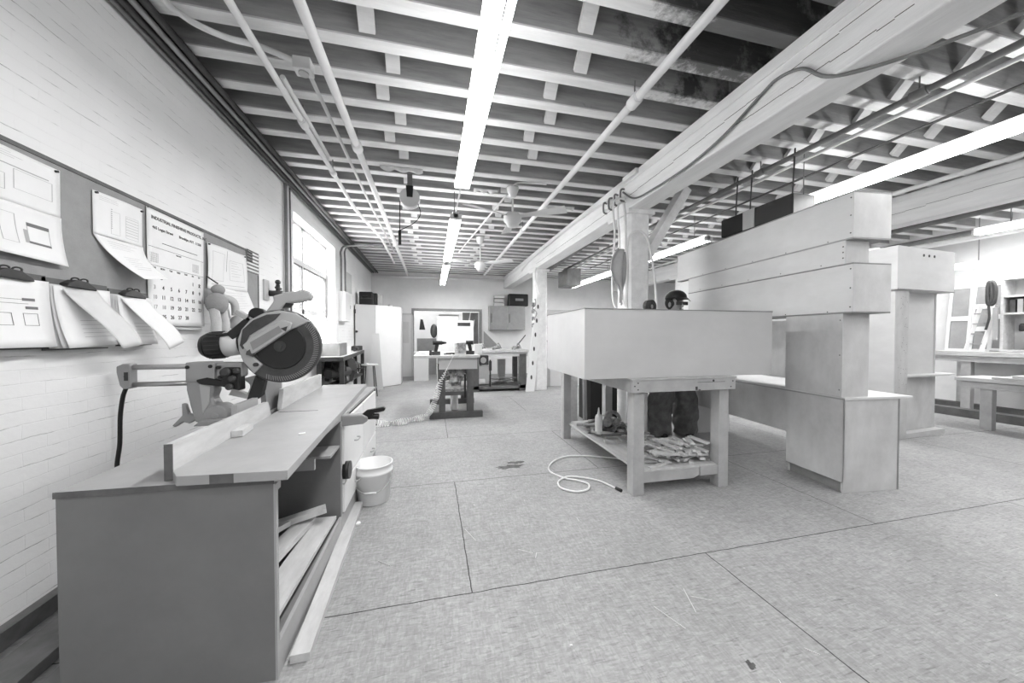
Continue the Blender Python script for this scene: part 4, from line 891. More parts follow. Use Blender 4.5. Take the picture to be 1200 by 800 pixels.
b = mb(); b.lathe([(.085, 0), (.092, .0), (.095, .23), (.085, .235), (.08, .02)], n=28); b.build('tub_wall', 'plastic', t)
b = mb(); b.lathe([(.0955, .03), (.0965, .2)], n=28, cap=False); b.build('tub_print', 'clutter', t)
tag(mb().box(.72, .86, 6.0, 6.1, 1.03, 1.20).build('white_carton', 'plastic', bevel=.004), 'small white carton right of the drills on the workbench', 'carton')
tag(mb().box(-.22, .05, 5.85, 6.3, 1.03, 1.07).build('paper_stack', 'paper'), 'low stack of white paper on the left of the trestle workbench', 'paper')
tag(mb().lathe([(.022, 0), (.022, .08), (.012, .09)], (-.02, 5.68, 1.03)).build('small_bottle', 'dark'), 'small dark bottle left of the upright drill', 'bottle')
b = mb()
for k in range(6): b.obox((.25 + .03 * k, 5.75 + .03 * (k % 3), 1.045 + .01 * (k % 2)), (.12, .02, .02), (0, 0, .5 * k))
tag(b.build('hand_pliers', 'dark'), 'dark pliers jumbled in front of the white tub', 'pliers')
tag(mb().lathe([(.07, 0), (.07, .25), (.045, .32), (.045, .34)], (.39, 6.25, .02)).build('white_jug', 'plastic'), 'white jug on the floor under the trestle workbench', 'jug')
# coil hose
pts = []; 
path = [Vector(p) for p in ((.33, 5.52, 1.02), (.25, 5.53, .86), (.13, 5.55, .62), (.07, 5.56, .38), (.0, 5.58, .2), (-.08, 5.6, .06), (-.25, 5.55, .045), (-.42, 5.4, .045), (-.62, 5.32, .045), (-.82, 5.38, .045))]
nP = 900
def on_path(t_):
    k = t_ * (len(path) - 1); i = min(int(k), len(path) - 2); f_ = k - i; return path[i].lerp(path[i + 1], f_), (path[i + 1] - path[i]).normalized()
for k in range(nP):
    t_ = k / (nP - 1); p, d = on_path(t_); amp = 0 if t_ < .12 else min(.042, (t_ - .12) * .35)
    a = Vector((0, 1, 0)) if abs(d.y) < .8 else Vector((1, 0, 0)); a = (a - d * a.dot(d)).normalized(); b_ = d.cross(a)
    q = p + (a * math.cos(t_ * 2 * PI * 54) + b_ * math.sin(t_ * 2 * PI * 60)) * amp; q.z = max(q.z, .008); pts.append(q)
tag(mb().tube(pts, .006, 5, False).build('coiled_hose', 'plastic'), 'white coiled air hose falling from the trestle workbench onto the floor', 'hose')
tag(mb().tube([(-1.3, 4.6, .012), (-1.35, 5.3, .012), (-1.2, 5.7, .012), (-1.02, 5.78, .012), (-.9, 5.55, .012), (-.80, 5.42, .02)], .007, 8).build('extension_cord', 'black'), 'dark cord running over the floor from the saw to the coiled hose', 'cord')

# ------------------------------------------------------------------ far bench, wall cupboard, things at the far opening
t = thing('far_workbench', 'long workbench in front of the far wall, loaded with tools', 'workbench', (1.6, 8.4, 0))
mb().box(-.75, .72, -.3, .6, .94, 1.0).build('worktop', 'scrap', t, bevel=.003); mb().box(-.7, .7, -.26, -.22, .84, .94).build('apron', 'lightgrey', t)
for x in (-.68, .49): mb().box(x, x + .17, -.28, -.12, 0, .9).build('leg', 'dtable', t)
for x in (-.68, .49): mb().box(x, x + .12, .4, .52, 0, .9).build('leg', 'dtable', t)
mb().box(-1.1, .68, -.28, .5, .06, .14).build('lower_shelf', 'dtable', t)
rr = random.Random(21)
for k, (x, y, w, d, h, m, n, lab) in enumerate(((1.0, 8.4, .55, .3, .14, 'plastic', 'white_roll', 'long white roll on the shelf of the far workbench'), (1.75, 8.38, .5, .3, .12, 'scrapd', 'timber_offcuts', 'dark offcuts heaped on the shelf of the far workbench'),
                                               (1.25, 8.55, .3, .2, .45, 'lightgrey', 'storage_bin', 'pale storage bin under the far workbench'), (1.75, 8.7, .2, .12, .6, 'shade', 'storage_bin', 'narrow grey bin under the right end of the far workbench'))):
    b = mb()
    if k == 0: b.cyl((x - w / 2, y, .14 + .07), (x + w / 2, y, .14 + .07), .07)
    elif k == 1:
        for q in range(9): b.obox((x + rr.uniform(-.15, .15), y + rr.uniform(-.1, .1), .16 + .018 * q), (rr.uniform(.3, .5), .05, .02), (0, rr.uniform(-.06, .06), rr.uniform(-.5, .5)))
    else: b.hexa([(x - w / 2.3, y - d / 2.3, .14), (x + w / 2.3, y - d / 2.3, .14), (x + w / 2.3, y + d / 2.3, .14), (x - w / 2.3, y + d / 2.3, .14), (x - w / 2, y - d / 2, .14 + h), (x + w / 2, y - d / 2, .14 + h), (x + w / 2, y + d / 2, .14 + h), (x - w / 2, y + d / 2, .14 + h)])
    tag(b.build(n, m), lab, 'bin' if k > 1 else ('roll' if k == 0 else 'offcuts'))
for k, (x, lab) in enumerate(((1.15, 'dark hand tool on the far workbench, left of three'), (1.55, 'dark hand tool on the far workbench, middle of three'), (2.05, 'dark hand tool on the far workbench, right of three'))):
    b = mb(); b.cyl((x - .08, 8.3, 1.05), (x + .08, 8.35, 1.05), .035); b.tube([(x, 8.3, 1.04), (x + .05, 8.32, 1.16), (x + .12, 8.3, 1.03)], .015, 8); b.box(x - .12, x - .04, 8.22, 8.3, 1.0, 1.06)
    tag(b.build('hand_tool', 'clutter'), lab, 'tool', 'tools on the far workbench')
tag(mb().beam((2.0, 8.3, 1.02), (2.30, 8.35, 1.36), .02, .02).build('thin_rod', 'dark'), 'thin dark rod leaning up at the right of the far workbench', 'rod')
t = thing('wall_cupboard', 'two door grey cupboard mounted on the far wall', 'cupboard', (2.53, YF, 1.54))
mb().box(-.62, .62, -.32, 0, 0, .82).build('cupboard_body', 'lightgrey', t)
for x0, x1 in ((-.615, -.01), (.01, .615)):
    d = mb().box(x0, x1, -.34, -.321, .01, .81).build('door', 'shade', t, bevel=.004); mb().box(x0 + .04, x0 + .06, -.36, -.34, .25, .55).build('handle', 'dark', d)
t = thing('tool_case', 'black tool case lying on top of the far wall cupboard', 'case', (2.9, YF - .2, 2.36))
mb().box(-.33, .36, -.15, .1, 0, .42).build('case_shell', 'black', t, bevel=.03); mb().box(-.1, .18, -.156, -.15, .18, .26).build('case_badge', 'shade', t)
for k in range(3): tag(mb().box(2.08 + .0, 2.42, YF - .3, YF - .05, 2.36 + .13 * k, 2.36 + .13 * k + .10).build('parts_organiser', 'lightgrey', bevel=.01), ['bottom', 'middle', 'top'][k] + ' pale organiser box stacked beside the far black case', 'box', 'organiser boxes on the far cupboard')
# next room
tag(mb().box(-.5, .15, YF + .4, YF + .55, 0, 1.25).build('grey_partition', 'shade'), 'grey half height panel seen through the far opening', 'panel')
t = thing('white_machine_hood', 'white boxy cabinet with a dark slot standing in the far opening', 'cabinet', (.70, YF - 1.6, 0))
mb().box(-.55, .48, -.3, .3, 0, 1.78).build('hood_body', 'white', t, bevel=.01); mb().box(.02, .38, -.306, -.3, 1.62, 1.72).build('dark_slot', 'dark', t)
mb().box(-.55, .05, -.25, .3, 1.78, 1.9).build('top_box', 'lightgrey', t, bevel=.006)
tag(mb().sphere((-.0 + .06, YF - 1.65, 1.48), .17, sc=(.6, .6, 1.2)).build('dark_bag', 'dark'), 'dark bag hanging at the left side of the white boxy cabinet', 'bag')
tag(mb().box(1.05, 1.6, YF + .25, YF + .32, 0, 2.15).build('room_divider', 'pipeg'), 'dark panel at the right side of the far opening', 'panel')
b = mb(); b.prism([(-.42, 1.55), (-.22, 1.55), (-.3, 1.9), (-.38, 1.92)], YF + .5, YF + .56); tag(b.build('dark_jacket', 'dark'), 'small dark jacket shape beyond the far opening, left side', 'jacket')
tag(mb().box(.25, .95, YF + .6, YF + .9, 1.5, 2.1).build('grey_cabinet', 'lightgrey'), 'grey cabinet deeper in the next room', 'cabinet')
for k, (x, z, r_) in enumerate(((1.2, 1.95, .12), (1.35, 1.7, .1))):
    tag(mb().beam((x, YF + .2, z - .5), (x + r_, YF + .2, z + .2), .05, .03).build('light_strip', 'white'), ['left', 'right'][k] + ' pale strip leaning in front of the dark panel in the far opening', 'strip')
tag(mb().box(-.52, -.1, YF - 1.3, YF - .9, 0, .86).build('floor_cabinet', 'cabinet', bevel=.005), 'low white cabinet at the left of the far opening', 'cabinet')
b = mb(); b.prism([(1.75, 1.5), (2.3, .95), (1.75, .95)], YF - .04, YF - .01); tag(b.build('grey_triangle', 'shade'), 'flat grey triangle under the left of the far wall cupboard', 'board')  # flat grey triangle on the far wall below the cupboard

# partition with shelf right of far post
t = thing('shelf_partition', 'shelved partition with hanging tools right of the far post', 'shelving', (2.9, 8.75, 0))
mb().box(-.20, 1.25, -.12, .25, 1.86, 2.03).build('top_shelf', 'lightgrey', t); mb().box(-.16, .6, .2, .24, 1.23, 1.86).build('back_board', 'white', t)
mb().box(-.18, .4, -.1, .25, 1.18, 1.22).build('dark_shelf', 'dark', t); mb().box(-.16, .16, -.08, .2, 0, 1.18).build('cabinet_side', 'lightgrey', t); mb().box(.16, 1.3, -.1, .2, 0, 1.2).build('cabinet_front', 'cabinet', t)
for k in range(4):
    b = mb(); x = 2.78 + .12 * k; b.tube([(x, 8.9, 1.75), (x + .02, 8.88, 1.6), (x - .02, 8.9, 1.42)], .014, 8); b.cyl((x - .03, 8.88, 1.56), (x + .03, 8.88, 1.56), .025)
    tag(b.build('hanging_tool', 'clutter'), 'small hand tool hanging on the white board right of the far post', 'tool', 'tools hanging right of the far post')
tag(mb().cyl((2.95, 8.8, 2.03), (2.95, 8.8, 2.3), .05).build('dark_canister', 'dark'), 'dark canister standing on the shelf right of the far post', 'canister')
t = thing('drilled_board', 'tall white board with a row of oval holes leaning on the far post', 'board', (0, 0, 0))
A, B_ = Vector((2.19, 7.93, .0)), Vector((2.50, 8.04, 2.28)); wv = Vector((.22, 0, 0))
d = (B_ - A).normalized()
bmn = mb(); bmn.hexa([A, A + wv, A + wv + Vector((0, .03, 0)), A + Vector((0, .03, 0)), B_, B_ + wv * .5, B_ + wv * .5 + Vector((0, .03, 0)), B_ + Vector((0, .03, 0))]); bmn.build('board_face', 'white', t)
for k in range(6):
    f_ = .15 + .15 * k; c = A.lerp(B_, f_) + wv * (.5 - .25 * f_)
    pts = [(c.x + .022 * math.cos(2 * PI * q / 14), c.z + .055 * math.sin(2 * PI * q / 14)) for q in range(14)]
    b = mb(); b.prism(pts, c.y - .006, c.y - .001); b.build('oval_hole', 'dark', t)
t = thing('cable_tangle', 'tangle of pale cables and plugs on the left face of the far post', 'cable')
b = mb(); rr = random.Random(5)
b.tube([(2.47, 8.0, 3.0), (2.44, 8.0, 2.8), (2.52, 8.0, 2.5), (2.58, 8.0, 2.35)], .02, 8); b.build('white_cord', 'plastic', t)
b = mb(); b.tube([(2.44 + rr.uniform(-.05, .05), 8.05 + rr.uniform(-.05, .0), 2.25 - .08 * k) for k in range(9)], .014, 8); b.build('dark_cord', 'clutter', t)
for k in range(4): mb().box(2.40, 2.47, 8.1, 8.16, 1.55 + .17 * k, 1.65 + .17 * k).build('outlet_box', 'clutter', t)

# ------------------------------------------------------------------ work table with the white box
t = thing('work_table', 'sturdy scarred timber work table carrying the large white box', 'table', (1.61, 2.52, 0), math.radians(-1))
for x, y in ((.03, .03), (.87, .03), (.03, 1.66), (.62, 1.66)): mb().box(x, x + .10, y, y + .10, 0, .88).build('leg', 'table', t, bevel=.003)
mb().box(-.0, 1.01, 0.0, .04, .875, .975).build('end_rail', 'table', t, bevel=.003); mb().box(0, .76, 1.78, 1.82, .875, .975).build('end_rail', 'table', t)
mb().box(-.0, .04, .042, 1.79, .875, .975).build('side_rail', 'table', t); mb().prism([(.97, .042), (1.01, .042), (.76, 1.78), (.72, 1.78)], .875, .975, 'xy').build('side_rail', 'table', t)
mb().prism([(-.01, -.005), (1.02, -.005), (.77, 1.83), (-.01, 1.83)], .976, .990, 'xy').build('table_top', 'table', t, bevel=.003)
mb().prism([(.10, .05), (.90, .05), (.66, 1.75), (.10, 1.75)], .185, .205, 'xy').build('lower_shelf', 'scrap', t)
b = mb(); b.box(.13, .62, .04, .065, .10, .19); b.hexa([(.62, .04, .10), (.68, .04, .125), (.68, .065, .125), (.62, .065, .10), (.62, .04, .19), (.68, .04, .19), (.68, .065, .19), (.62, .065, .19)]); b.box(.69, .87, .04, .065, .115, .195); b.build('shelf_rail', 'table', t)
b = mb()
for x, z in ((.05, .955), (.05, .90), (.98, .95), (.96, .90), (.02, .93)): b.cyl((x, -.003, z), (x, 0, z), .006, n=8)
b.box(.60, .62, -.002, 0, .88, .91); b.box(.62, .9, -.0015, 0, .945, .948); b.cyl((.78, -.003, .958), (.78, 0, .958), .010, n=8); b.box(.63, .65, -.002, 0, .875, .885); b.build('nail_marks', 'ink', t)
t = thing('large_plywood_box', 'large pale plywood box laid across the work table', 'box', (1.21, 2.58, .991), math.radians(-1))
mb().box(0, 1.86, 0.0, .98, 0, .575).build('box_shell', 'boxply', t, bevel=.002)
mb().box(-.003, 1.863, -.003, .983, .575, .583).build('dark_top_edge', 'plyd', t)
# scraps on its lower shelf
rr = random.Random(11)
for k in range(74):
    ln = rr.uniform(.14, .30)
    if k % 2:
        a = PI / 2 + rr.uniform(-.5, .6); dx, dy = math.cos(a) * ln / 2, math.sin(a) * ln / 2
        p0 = Vector((rr.uniform(1.98, 2.42), 2.605 + abs(dy) + rr.uniform(-.03, .06), .22 + .0022 * k))
    else:
        a = rr.uniform(-.5, .4); dx, dy = math.cos(a) * ln / 2, math.sin(a) * ln / 2
        p0 = Vector((rr.uniform(1.92, 2.3), 2.605 + abs(dy) + rr.uniform(-.03, .4), .218 + .0016 * k))
    p0.x = min(max(p0.x, 1.75 + abs(dx)), 2.44 - abs(dx))
    tag(mb().beam(p0 - Vector((dx, dy, rr.uniform(-.02, .02))), p0 + Vector((dx, dy, rr.uniform(-.02, .02))), rr.uniform(.02, .05), rr.uniform(.01, .025)).build('wood_scrap', rr.choice(['scrap', 'scrap', 'chip', 'scrap'])), 'short pale stick of scrap wood in the heap at the front of the table shelf', 'scrap', 'scrap sticks at the front of the table shelf')
for k in range(46):
    x = 1.80 + rr.uniform(0, .45); y = 3.15 + rr.uniform(0, .9); a = rr.uniform(-.6, 2.0); ln = rr.uniform(.15, .35); dx, dy = math.cos(a) * ln / 2, math.sin(a) * ln / 2
    p0 = Vector((max(x, 1.76 + abs(dx)), y, .22 + .010 * (k % 7)))
    tag(mb().beam(p0 - Vector((dx, dy, 0)), p0 + Vector((dx, dy, rr.uniform(-.01, .03))), rr.uniform(.03, .08), rr.uniform(.012, .03)).build('wood_scrap', rr.choice(['scrapd', 'scrap', 'shade', 'dtable'])), 'loose wood scrap toward the back of the table shelf', 'scrap', 'scraps at the back of the table shelf')
t = thing('glue_bottle', 'white squeeze bottle standing on the lower shelf of the work table', 'bottle', (1.84, 3.55, .235))
b = mb(); b.lathe([(.036, 0), (.04, .005), (.04, .19), (.03, .215), (.015, .225), (.014, .24)], n=20); b.build('bottle_body', 'plastic', t); b = mb(); b.lathe([(.014, .24), (.012, .25), (.004, .30)], n=12); b.build('nozzle', 'white', t)
t = thing('belt_sander', 'dark belt sander beside the white bottle on the table shelf', 'sander', (2.02, 3.6, .235))
b = mb(); b.box(-.12, .12, -.05, .05, 0, .07); b.build('sander_base', 'dark', t, bevel=.02); b = mb(); b.cyl((-.07, -.05, .13), (-.07, .06, .13), .06); b.cyl((.05, -.05, .11), (.05, .06, .11), .05); b.tube([(-.1, 0, .17), (-.02, 0, .23), (.08, 0, .2), (.12, 0, .12)], .02, 8); b.build('sander_body', 'clutter', t)
# floor tube
b = mb(); b.tube([(2.0, 3.30, .02), (1.79, 3.45, .011), (1.5, 3.55, .011), (1.27, 3.45, .011), (1.13, 3.22, .011), (1.2, 3.02, .011), (1.3, 2.93, .012), (1.37, 2.84, .011), (1.32, 2.74, .011), (1.2, 2.72, .011), (1.10, 2.82, .011), (1.13, 2.95, .011), (1.25, 3.02, .016), (1.38, 2.98, .011), (1.50, 2.87, .011), (1.57, 2.69, .011)], .008, 8)
t = thing('floor_hose', 'thin pale hose looped on the floor beside the work table', 'hose'); b.build('hose_line', 'pipe', t)
mb().cyl((1.568, 2.70, .014), (1.585, 2.64, .014), .014).build('hose_nozzle', 'black', t)
# things standing behind the table
tag(mb().box(2.38, 2.98, 4.85, 5.3, 0, .72).build('black_crate', 'black', bevel=.01), 'black crate standing in the shade behind the work table', 'crate')
tag(mb().beam((2.15, 5.0, 0), (2.17, 5.05, .98), .14, .03, (0, 1, 0)).build('upright_board', 'scrap'), 'upright pale board behind the far leg of the work table', 'board')
tag(mb().beam((2.33, 4.95, 0), (2.34, 5.0, .95), .05, .05, (0, 1, 0)).build('upright_post', 'shade'), 'thin grey upright beside the black crate', 'board')
# objects on the box top
t = thing('tape_roll', 'dark tape roll standing on the plywood box near the post', 'tape', (2.10, 3.0, 1.574))
ZT = 1.575
b = mb(); b.lathe([(.02, -.03), (.062, -.03), (.062, .03), (.02, .03)], (0, 0, .064), (.25, -1, 0), 28); b.build('roll', 'blackm', t); mb().cyl((.0, -.032, .06), (.004, -.038, .06), .02).build('core', 'shade', t)
tag(mb().lathe([(.04, 0), (.05, .01), (.045, .035), (.01, .04)], (1.90, 3.2, ZT)).build('white_dispenser', 'plastic'), 'small white puck at the foot of the hoses on the plywood box', 'puck')
tag(mb().lathe([(.02, 0), (.02, .04), (.01, .05)], (2.0, 3.15, ZT)).build('black_fitting', 'black'), 'small black fitting beside the white puck on the plywood box', 'fitting')
tag(mb().lathe([(.03, 0), (.03, .015), (.01, .02)], (2.62, 3.2, ZT)).build('air_fitting', 'plastic'), 'small white fitting at the right foot of the hoop tube', 'fitting')

# ------------------------------------------------------------------ person behind the box
def skin_chain(name, m, parent, verts, edges, sub=2):
    me = bpy.data.meshes.new(name); me.from_pydata([v[:3] for v in verts], edges, []); me.materials.append(M[m])
    o = bpy.data.objects.new(name, me); COL.objects.link(o); o.parent = parent
    mod = o.modifiers.new('skin', 'SKIN'); mod.use_smooth_shade = True
    if not me.skin_vertices: me.skin_vertices.new()
    for i, v in enumerate(verts):
        r = v[3]; me.skin_vertices[0].data[i].radius = (r, v[4] if len(v) > 4 else r)
    me.skin_vertices[0].data[0].use_root = True
    s_ = o.modifiers.new('sub', 'SUBSURF'); s_.levels = sub; s_.render_levels = sub
    return o
P = thing('person', 'person in a black cap and dark baggy trousers standing behind the plywood box', 'person', (3.17, 4.02, 0), 0)
V = [(0, 0, 1.02, .15, .11), (0, 0, 1.25, .14, .10), (0, -.01, 1.45, .17, .11), (0, -.02, 1.60, .06), (0, -.05, 1.70, .07), (0, -.07, 1.80, .095), (0, -.06, 1.88, .08),
     (-.11, 0, .92, .10), (-.13, -.02, .52, .075), (-.14, .02, .12, .05), (-.15, -.13, .05, .045),
     (.11, 0, .92, .10), (.13, -.02, .52, .075), (.14, .02, .12, .05), (.15, -.13, .05, .045),
     (-.22, 0, 1.50, .065), (-.29, -.04, 1.22, .048), (-.22, -.22, 1.12, .034),
     (.22, 0, 1.50, .065), (.29, -.04, 1.22, .048), (.22, -.22, 1.12, .034)]
E_ = [(0, 1), (1, 2), (2, 3), (3, 4), (4, 5), (5, 6), (0, 7), (7, 8), (8, 9), (9, 10), (0, 11), (11, 12), (12, 13), (13, 14), (2, 15), (15, 16), (16, 17), (2, 18), (18, 19), (19, 20)]
for s_, w_ in ((-1, 17), (1, 20)):
    wx = .22 * s_; base = len(V)
    V.append((wx - .01 * s_, -.29, 1.10, .03, .016)); E_.append((w_, base))
    for k, (dx, ln) in enumerate(((-.03, .07), (-.010, .085), (.011, .078), (.031, .06))):
        n = len(V); V.append((wx + dx, -.325, 1.095, .0095)); V.append((wx + dx * 1.1, -.325 - ln * .6, 1.085, .0085)); V.append((wx + dx * 1.1, -.325 - ln * .85, 1.055, .0075)); E_ += [(base, n), (n, n + 1), (n + 1, n + 2)]
    n = len(V); V.append((wx - .045 * s_, -.28, 1.09, .011)); V.append((wx - .065 * s_, -.315, 1.07, .009)); E_ += [(base, n), (n, n + 1)]
skin_chain('body', 'skin', P, V, E_)
skin_chain('jacket', 'shirt', P, [(0, 0, 1.02, .19, .14), (0, 0, 1.25, .18, .135), (0, -.01, 1.45, .20, .13), (0, -.015, 1.56, .10), (-.23, 0, 1.49, .085), (-.30, -.04, 1.22, .07), (-.24, -.17, 1.14, .05), (.23, 0, 1.49, .085), (.30, -.04, 1.22, .07), (.24, -.17, 1.14, .05)], [(0, 1), (1, 2), (2, 3), (2, 4), (4, 5), (5, 6), (2, 7), (7, 8), (8, 9)])
b = mb()
for s_ in (-1, 1):
    def leg(u, v, o):
        a = 2 * PI * u; z = 1.0 - .965 * v
        cx = s_ * (.115 + .085 * min(1, v * 1.6)); r = .135 + .02 * min(1, v * 2)
        r += .011 * math.sin(4 * a + z * 9 + s_) + .009 * math.sin(7 * a - z * 23) + (.006 * math.sin(z * 40 + 3 * math.sin(a)) if z < .3 else 0)
        return (cx + r * math.cos(a), -.01 + r * .92 * math.sin(a), z + .01 * math.sin(3 * a) * v)
    b.grid(leg, 40, 44)
b.build('trousers', 'denim', P)
skin_chain('trouser_waist', 'denim', P, [(0, 0, 1.06, .18, .14), (-.08, 0, .95, .15), (.08, 0, .95, .15)], [(0, 1), (0, 2)])
for s_ in (-1, 1): skin_chain('boot', 'blackm', P, [(.19 * s_, .03, .13, .055), (.19 * s_, .03, .05, .052), (.195 * s_, -.08, .05, .052), (.20 * s_, -.16, .04, .045)], [(0, 1), (1, 2), (2, 3)])
b = mb(); b.sphere((0, -.055, 1.85), .128, 24, 14, (1, 1.12, .82), cut=-.15); b.build('cap', 'black', P)
b = mb(); b.grid(lambda u, v, o: (-.10 + .2 * u, -.16 - .10 * v * math.sin(PI * (.15 + .7 * u)), 1.84 - .05 * v + .02 * math.sin(PI * u)), 10, 5); b.build('cap_brim', 'black', P, solid=.006)
b = mb(); b.box(-.085, -.01, -.183, -.165, 1.745, 1.79); b.box(.01, .085, -.183, -.165, 1.745, 1.79); b.box(-.015, .015, -.18, -.168, 1.77, 1.78); b.build('glasses', 'dark', P, bevel=.004)
b = mb(); b.sphere((0, -.175, 1.735), .02, 12, 8, (.8, 1.1, 1.3)); b.build('nose', 'skin', P); b = mb(); b.box(-.03, .03, -.166, -.155, 1.69, 1.70); b.build('mouth', 'dark', P, bevel=.003)
for s_ in (-1, 1): mb().sphere((.098 * s_, -.06, 1.76), .03, 12, 8, (.4, .8, 1.2)).build('ear', 'skin', P)
b = mb(); b.sphere((0, -.02, 1.79), .112, 20, 12, (1, 1, 1)); b.build('hair', 'hair', P)

# ------------------------------------------------------------------ plywood counter with stacked boxes
A5 = math.radians(-5.0)
C5 = (3.413, 2.191, 0)
t = thing('plywood_counter', 'plywood desk counter with an end cabinet, standing on the floor', 'counter', C5, A5)
b = mb(); b.box(0, .018, 0, .52, .09, .80); b.box(.018, .575, .012, .030, .0, .80); b.box(.557, .575, 0, .52, 0, .80); b.box(.018, .557, .50, .518, 0, .80); b.box(.018, .557, .03, .50, .09, .108)
b.build('end_cabinet', 'ply', t, bevel=.001)
mb().box(.575 - .018, .576, -.001, .0, 0, .80).build('front_panel_edge', 'plyd', t)
mb().box(.0, .575, .0, .012, 0, .80).build('front_panel', 'ply', t, bevel=.001)
mb().box(.03, .05, .02, .5, 0, .09).build('toe_kick', 'plyd', t); mb().box(-.001, .0, .005, .52, .088, .092).build('toe_edge', 'plyd', t)
mb().prism([(-.005, -.01), (.70, -.01), (.70, .53), (.95, .53), (.95, 2.1), (-.005, 2.1)], .80, .820, 'xy').build('counter_top', 'plyl', t, bevel=.001); mb().box(-.006, -.005, -.01, 2.1, .80, .812).build('top_edge', 'shade', t)
mb().box(.005, .023, .52, 1.9, .39, .80).build('apron', 'ply', t); mb().box(.0, .5, 1.85, 2.05, 0, .80).build('far_leg', 'ply', t)
t = thing('plywood_column_box', 'upright plywood box standing on the counter end, under the long boxes', 'box', (C5[0] + .002, C5[1], .821), A5)
mb().box(.0, .27, .02, .54, 0, .716).build('column_shell', 'ply', t, bevel=.0015)
for q in (.06, .36, .66): mb().cyl((-.001, .04, q), (.0, .04, q), .005, n=8).build('screw', 'dark', t)
t = thing('plywood_back_box', 'plywood upright set back between the counter and the long boxes', 'box', (C5[0], C5[1], .821), A5)
mb().box(.80, .94, .56, 2.05, 0, .716).build('upright_shell', 'ply', t)
def longbox(z0, z1, u1, v0, v1, label, edge):
    t = thing('long_plywood_box', label, 'box', (C5[0], C5[1], z0), A5, 'long boxes stacked over the counter'); h = z1 - z0
    mb().box(0, u1, v0, v1, .012, h - .012).build('box_shell', 'plyl', t, bevel=.001)
    mb().box(-.0, u1, v0, v1, 0, .012).build('bottom_edge', edge, t); mb().box(-.0, u1, v0, v1, h - .012, h).build('top_edge', edge, t)
    for z in (.05, h / 2, h - .05): mb().cyl((-.0015, v0 + .02, z), (0, v0 + .02, z), .006, n=8).build('screw', 'dark', t)
    for k in range(5): mb().cyl((-.0015, v0 + .2 + k * .4, .02), (0, v0 + .2 + k * .4, .02), .005, n=8).build('screw', 'dark', t)
    mb().box(.001, u1 - .001, v0 - .0015, v0, .014, h - .014).build('end_panel', 'ply', t)
    return t
longbox(1.539, 1.957, .377, -.055, 2.05, 'lowest of the three long plywood boxes over the counter', 'plyd')
longbox(1.959, 2.155, .232, .005, 2.05, 'thin middle box of the three long plywood boxes', 'plyl')
longbox(2.157, 2.55, .375, -.05, 2.31, 'topmost of the three long plywood boxes, under the bright light', 'shade')
t = thing('pale_strip_box', 'narrow pale upright at the far end of the long plywood boxes', 'box', (C5[0], C5[1], .821), A5)
mb().box(.05, .25, 2.11, 2.32, 0, 1.33).build('strip_shell', 'white', t)

# second tall unit
A6 = math.radians(4.6); C6 = (5.719, 3.134, 0)
t = thing('tall_plywood_unit', 'tall open plywood shelf unit behind the stacked boxes', 'shelf unit', C6, A6)
mb().box(0, .018, 0, .55, 0, 1.93).build('side_panel', 'plyl', t); mb().box(.018, .29, .0, .018, .06, 1.93).build('front_stile', 'ply', t); mb().box(.29, .308, .019, .13, .06, 1.93).build('inner_side', 'ply', t)
mb().box(.308, 1.20, .13, .15, .82, 1.93).build('back_panel', 'plyl', t); mb().box(.308, 1.20, .11, .13, .06, .80).build('lower_back', 'ply', t)
b = mb(); b.prism([(.30, .42), (.30, .05), (1.2, -.02), (1.45, .02), (1.45, .2), (1.2, .42)], .80, .82, 'xy'); b.build('shelf', 'plyl', t)
mb().box(.0, 1.22, .02, .45, .0, .058).build('base', 'ply', t); mb().box(1.20, 1.218, .12, .44, .06, 1.93).build('far_side', 'ply', t)
b = mb(); rr = random.Random(2)
for k in range(40): 
    x, z = rr.uniform(.04, .27), rr.uniform(.5, 1.85); b.cyl((x, -.001, z), (x, 0, z), .004, n=6)
b.build('staple_marks', 'dark', t)
t = thing('plywood_header_box', 'pale plywood box with three small holes topping the tall shelf unit', 'box', (C6[0], C6[1], 1.932), A6)
mb().box(-.03, 1.25, -.03, .8, 0, .55).build('box_shell', 'plyl', t, bevel=.002); mb().box(-.03, 1.25, -.032, -.0305, 0, .012).build('bottom_edge', 'plyd', t)
b = mb()
for x in (.52, .64, .76): b.cyl((x, -.034, .46), (x, -.0305, .46), .018, n=14)
b.build('drilled_hole', 'ink', t)

# ------------------------------------------------------------------ right side: tables, shelf, doors
def rtable(name, label, x0, x1, y0, y1, zt, legs, m='table', shelf=None):
    t = thing(name, label, 'table', (0, 0, 0))
    mb().box(x0, x1, y0, y1, zt - .05, zt).build('table_top', 'scrap', t, bevel=.003); mb().box(x0 + .03, x0 + .06, y0 + .05, y1 - .05, zt - .15, zt - .05).build('apron', m, t)
    for x, y in legs: mb().box(x, x + .1, y, y + .11, 0, zt - .05).build('leg', m, t)
    if shelf: mb().box(x0 + .05, x1 - .05, y0 + .1, y1 - .1, shelf, shelf + .08).build('stretcher', m, t)
    return t
rtable('long_work_table', 'long timber table along the right wall carrying the shelf and doors', 8.95, 9.85, 1.0, 4.5, 1.05, ((9.0, 3.93), (9.0, 2.6), (9.0, 1.2), (9.7, 4.3), (9.7, 2.6)))
rtable('low_work_table', 'lower timber table in front of the long right hand table', 7.65, 8.3, 1.2, 3.5, .735, ((7.70, 3.16), (7.70, 1.4), (8.15, 1.4)), shelf=.0)
tag(mb().box(7.66, 8.25, 1.6, 3.15, .737, .765).build('stacked_sheet', 'scrap'), 'pale sheet lying lowest on the low right hand table', 'sheet', 'sheets on the low table')
tag(mb().box(7.72, 8.25, 1.6, 3.0, .768, .80).build('stacked_sheet', 'plyl'), 'pale sheet lying on top of the other on the low right hand table', 'sheet', 'sheets on the low table')
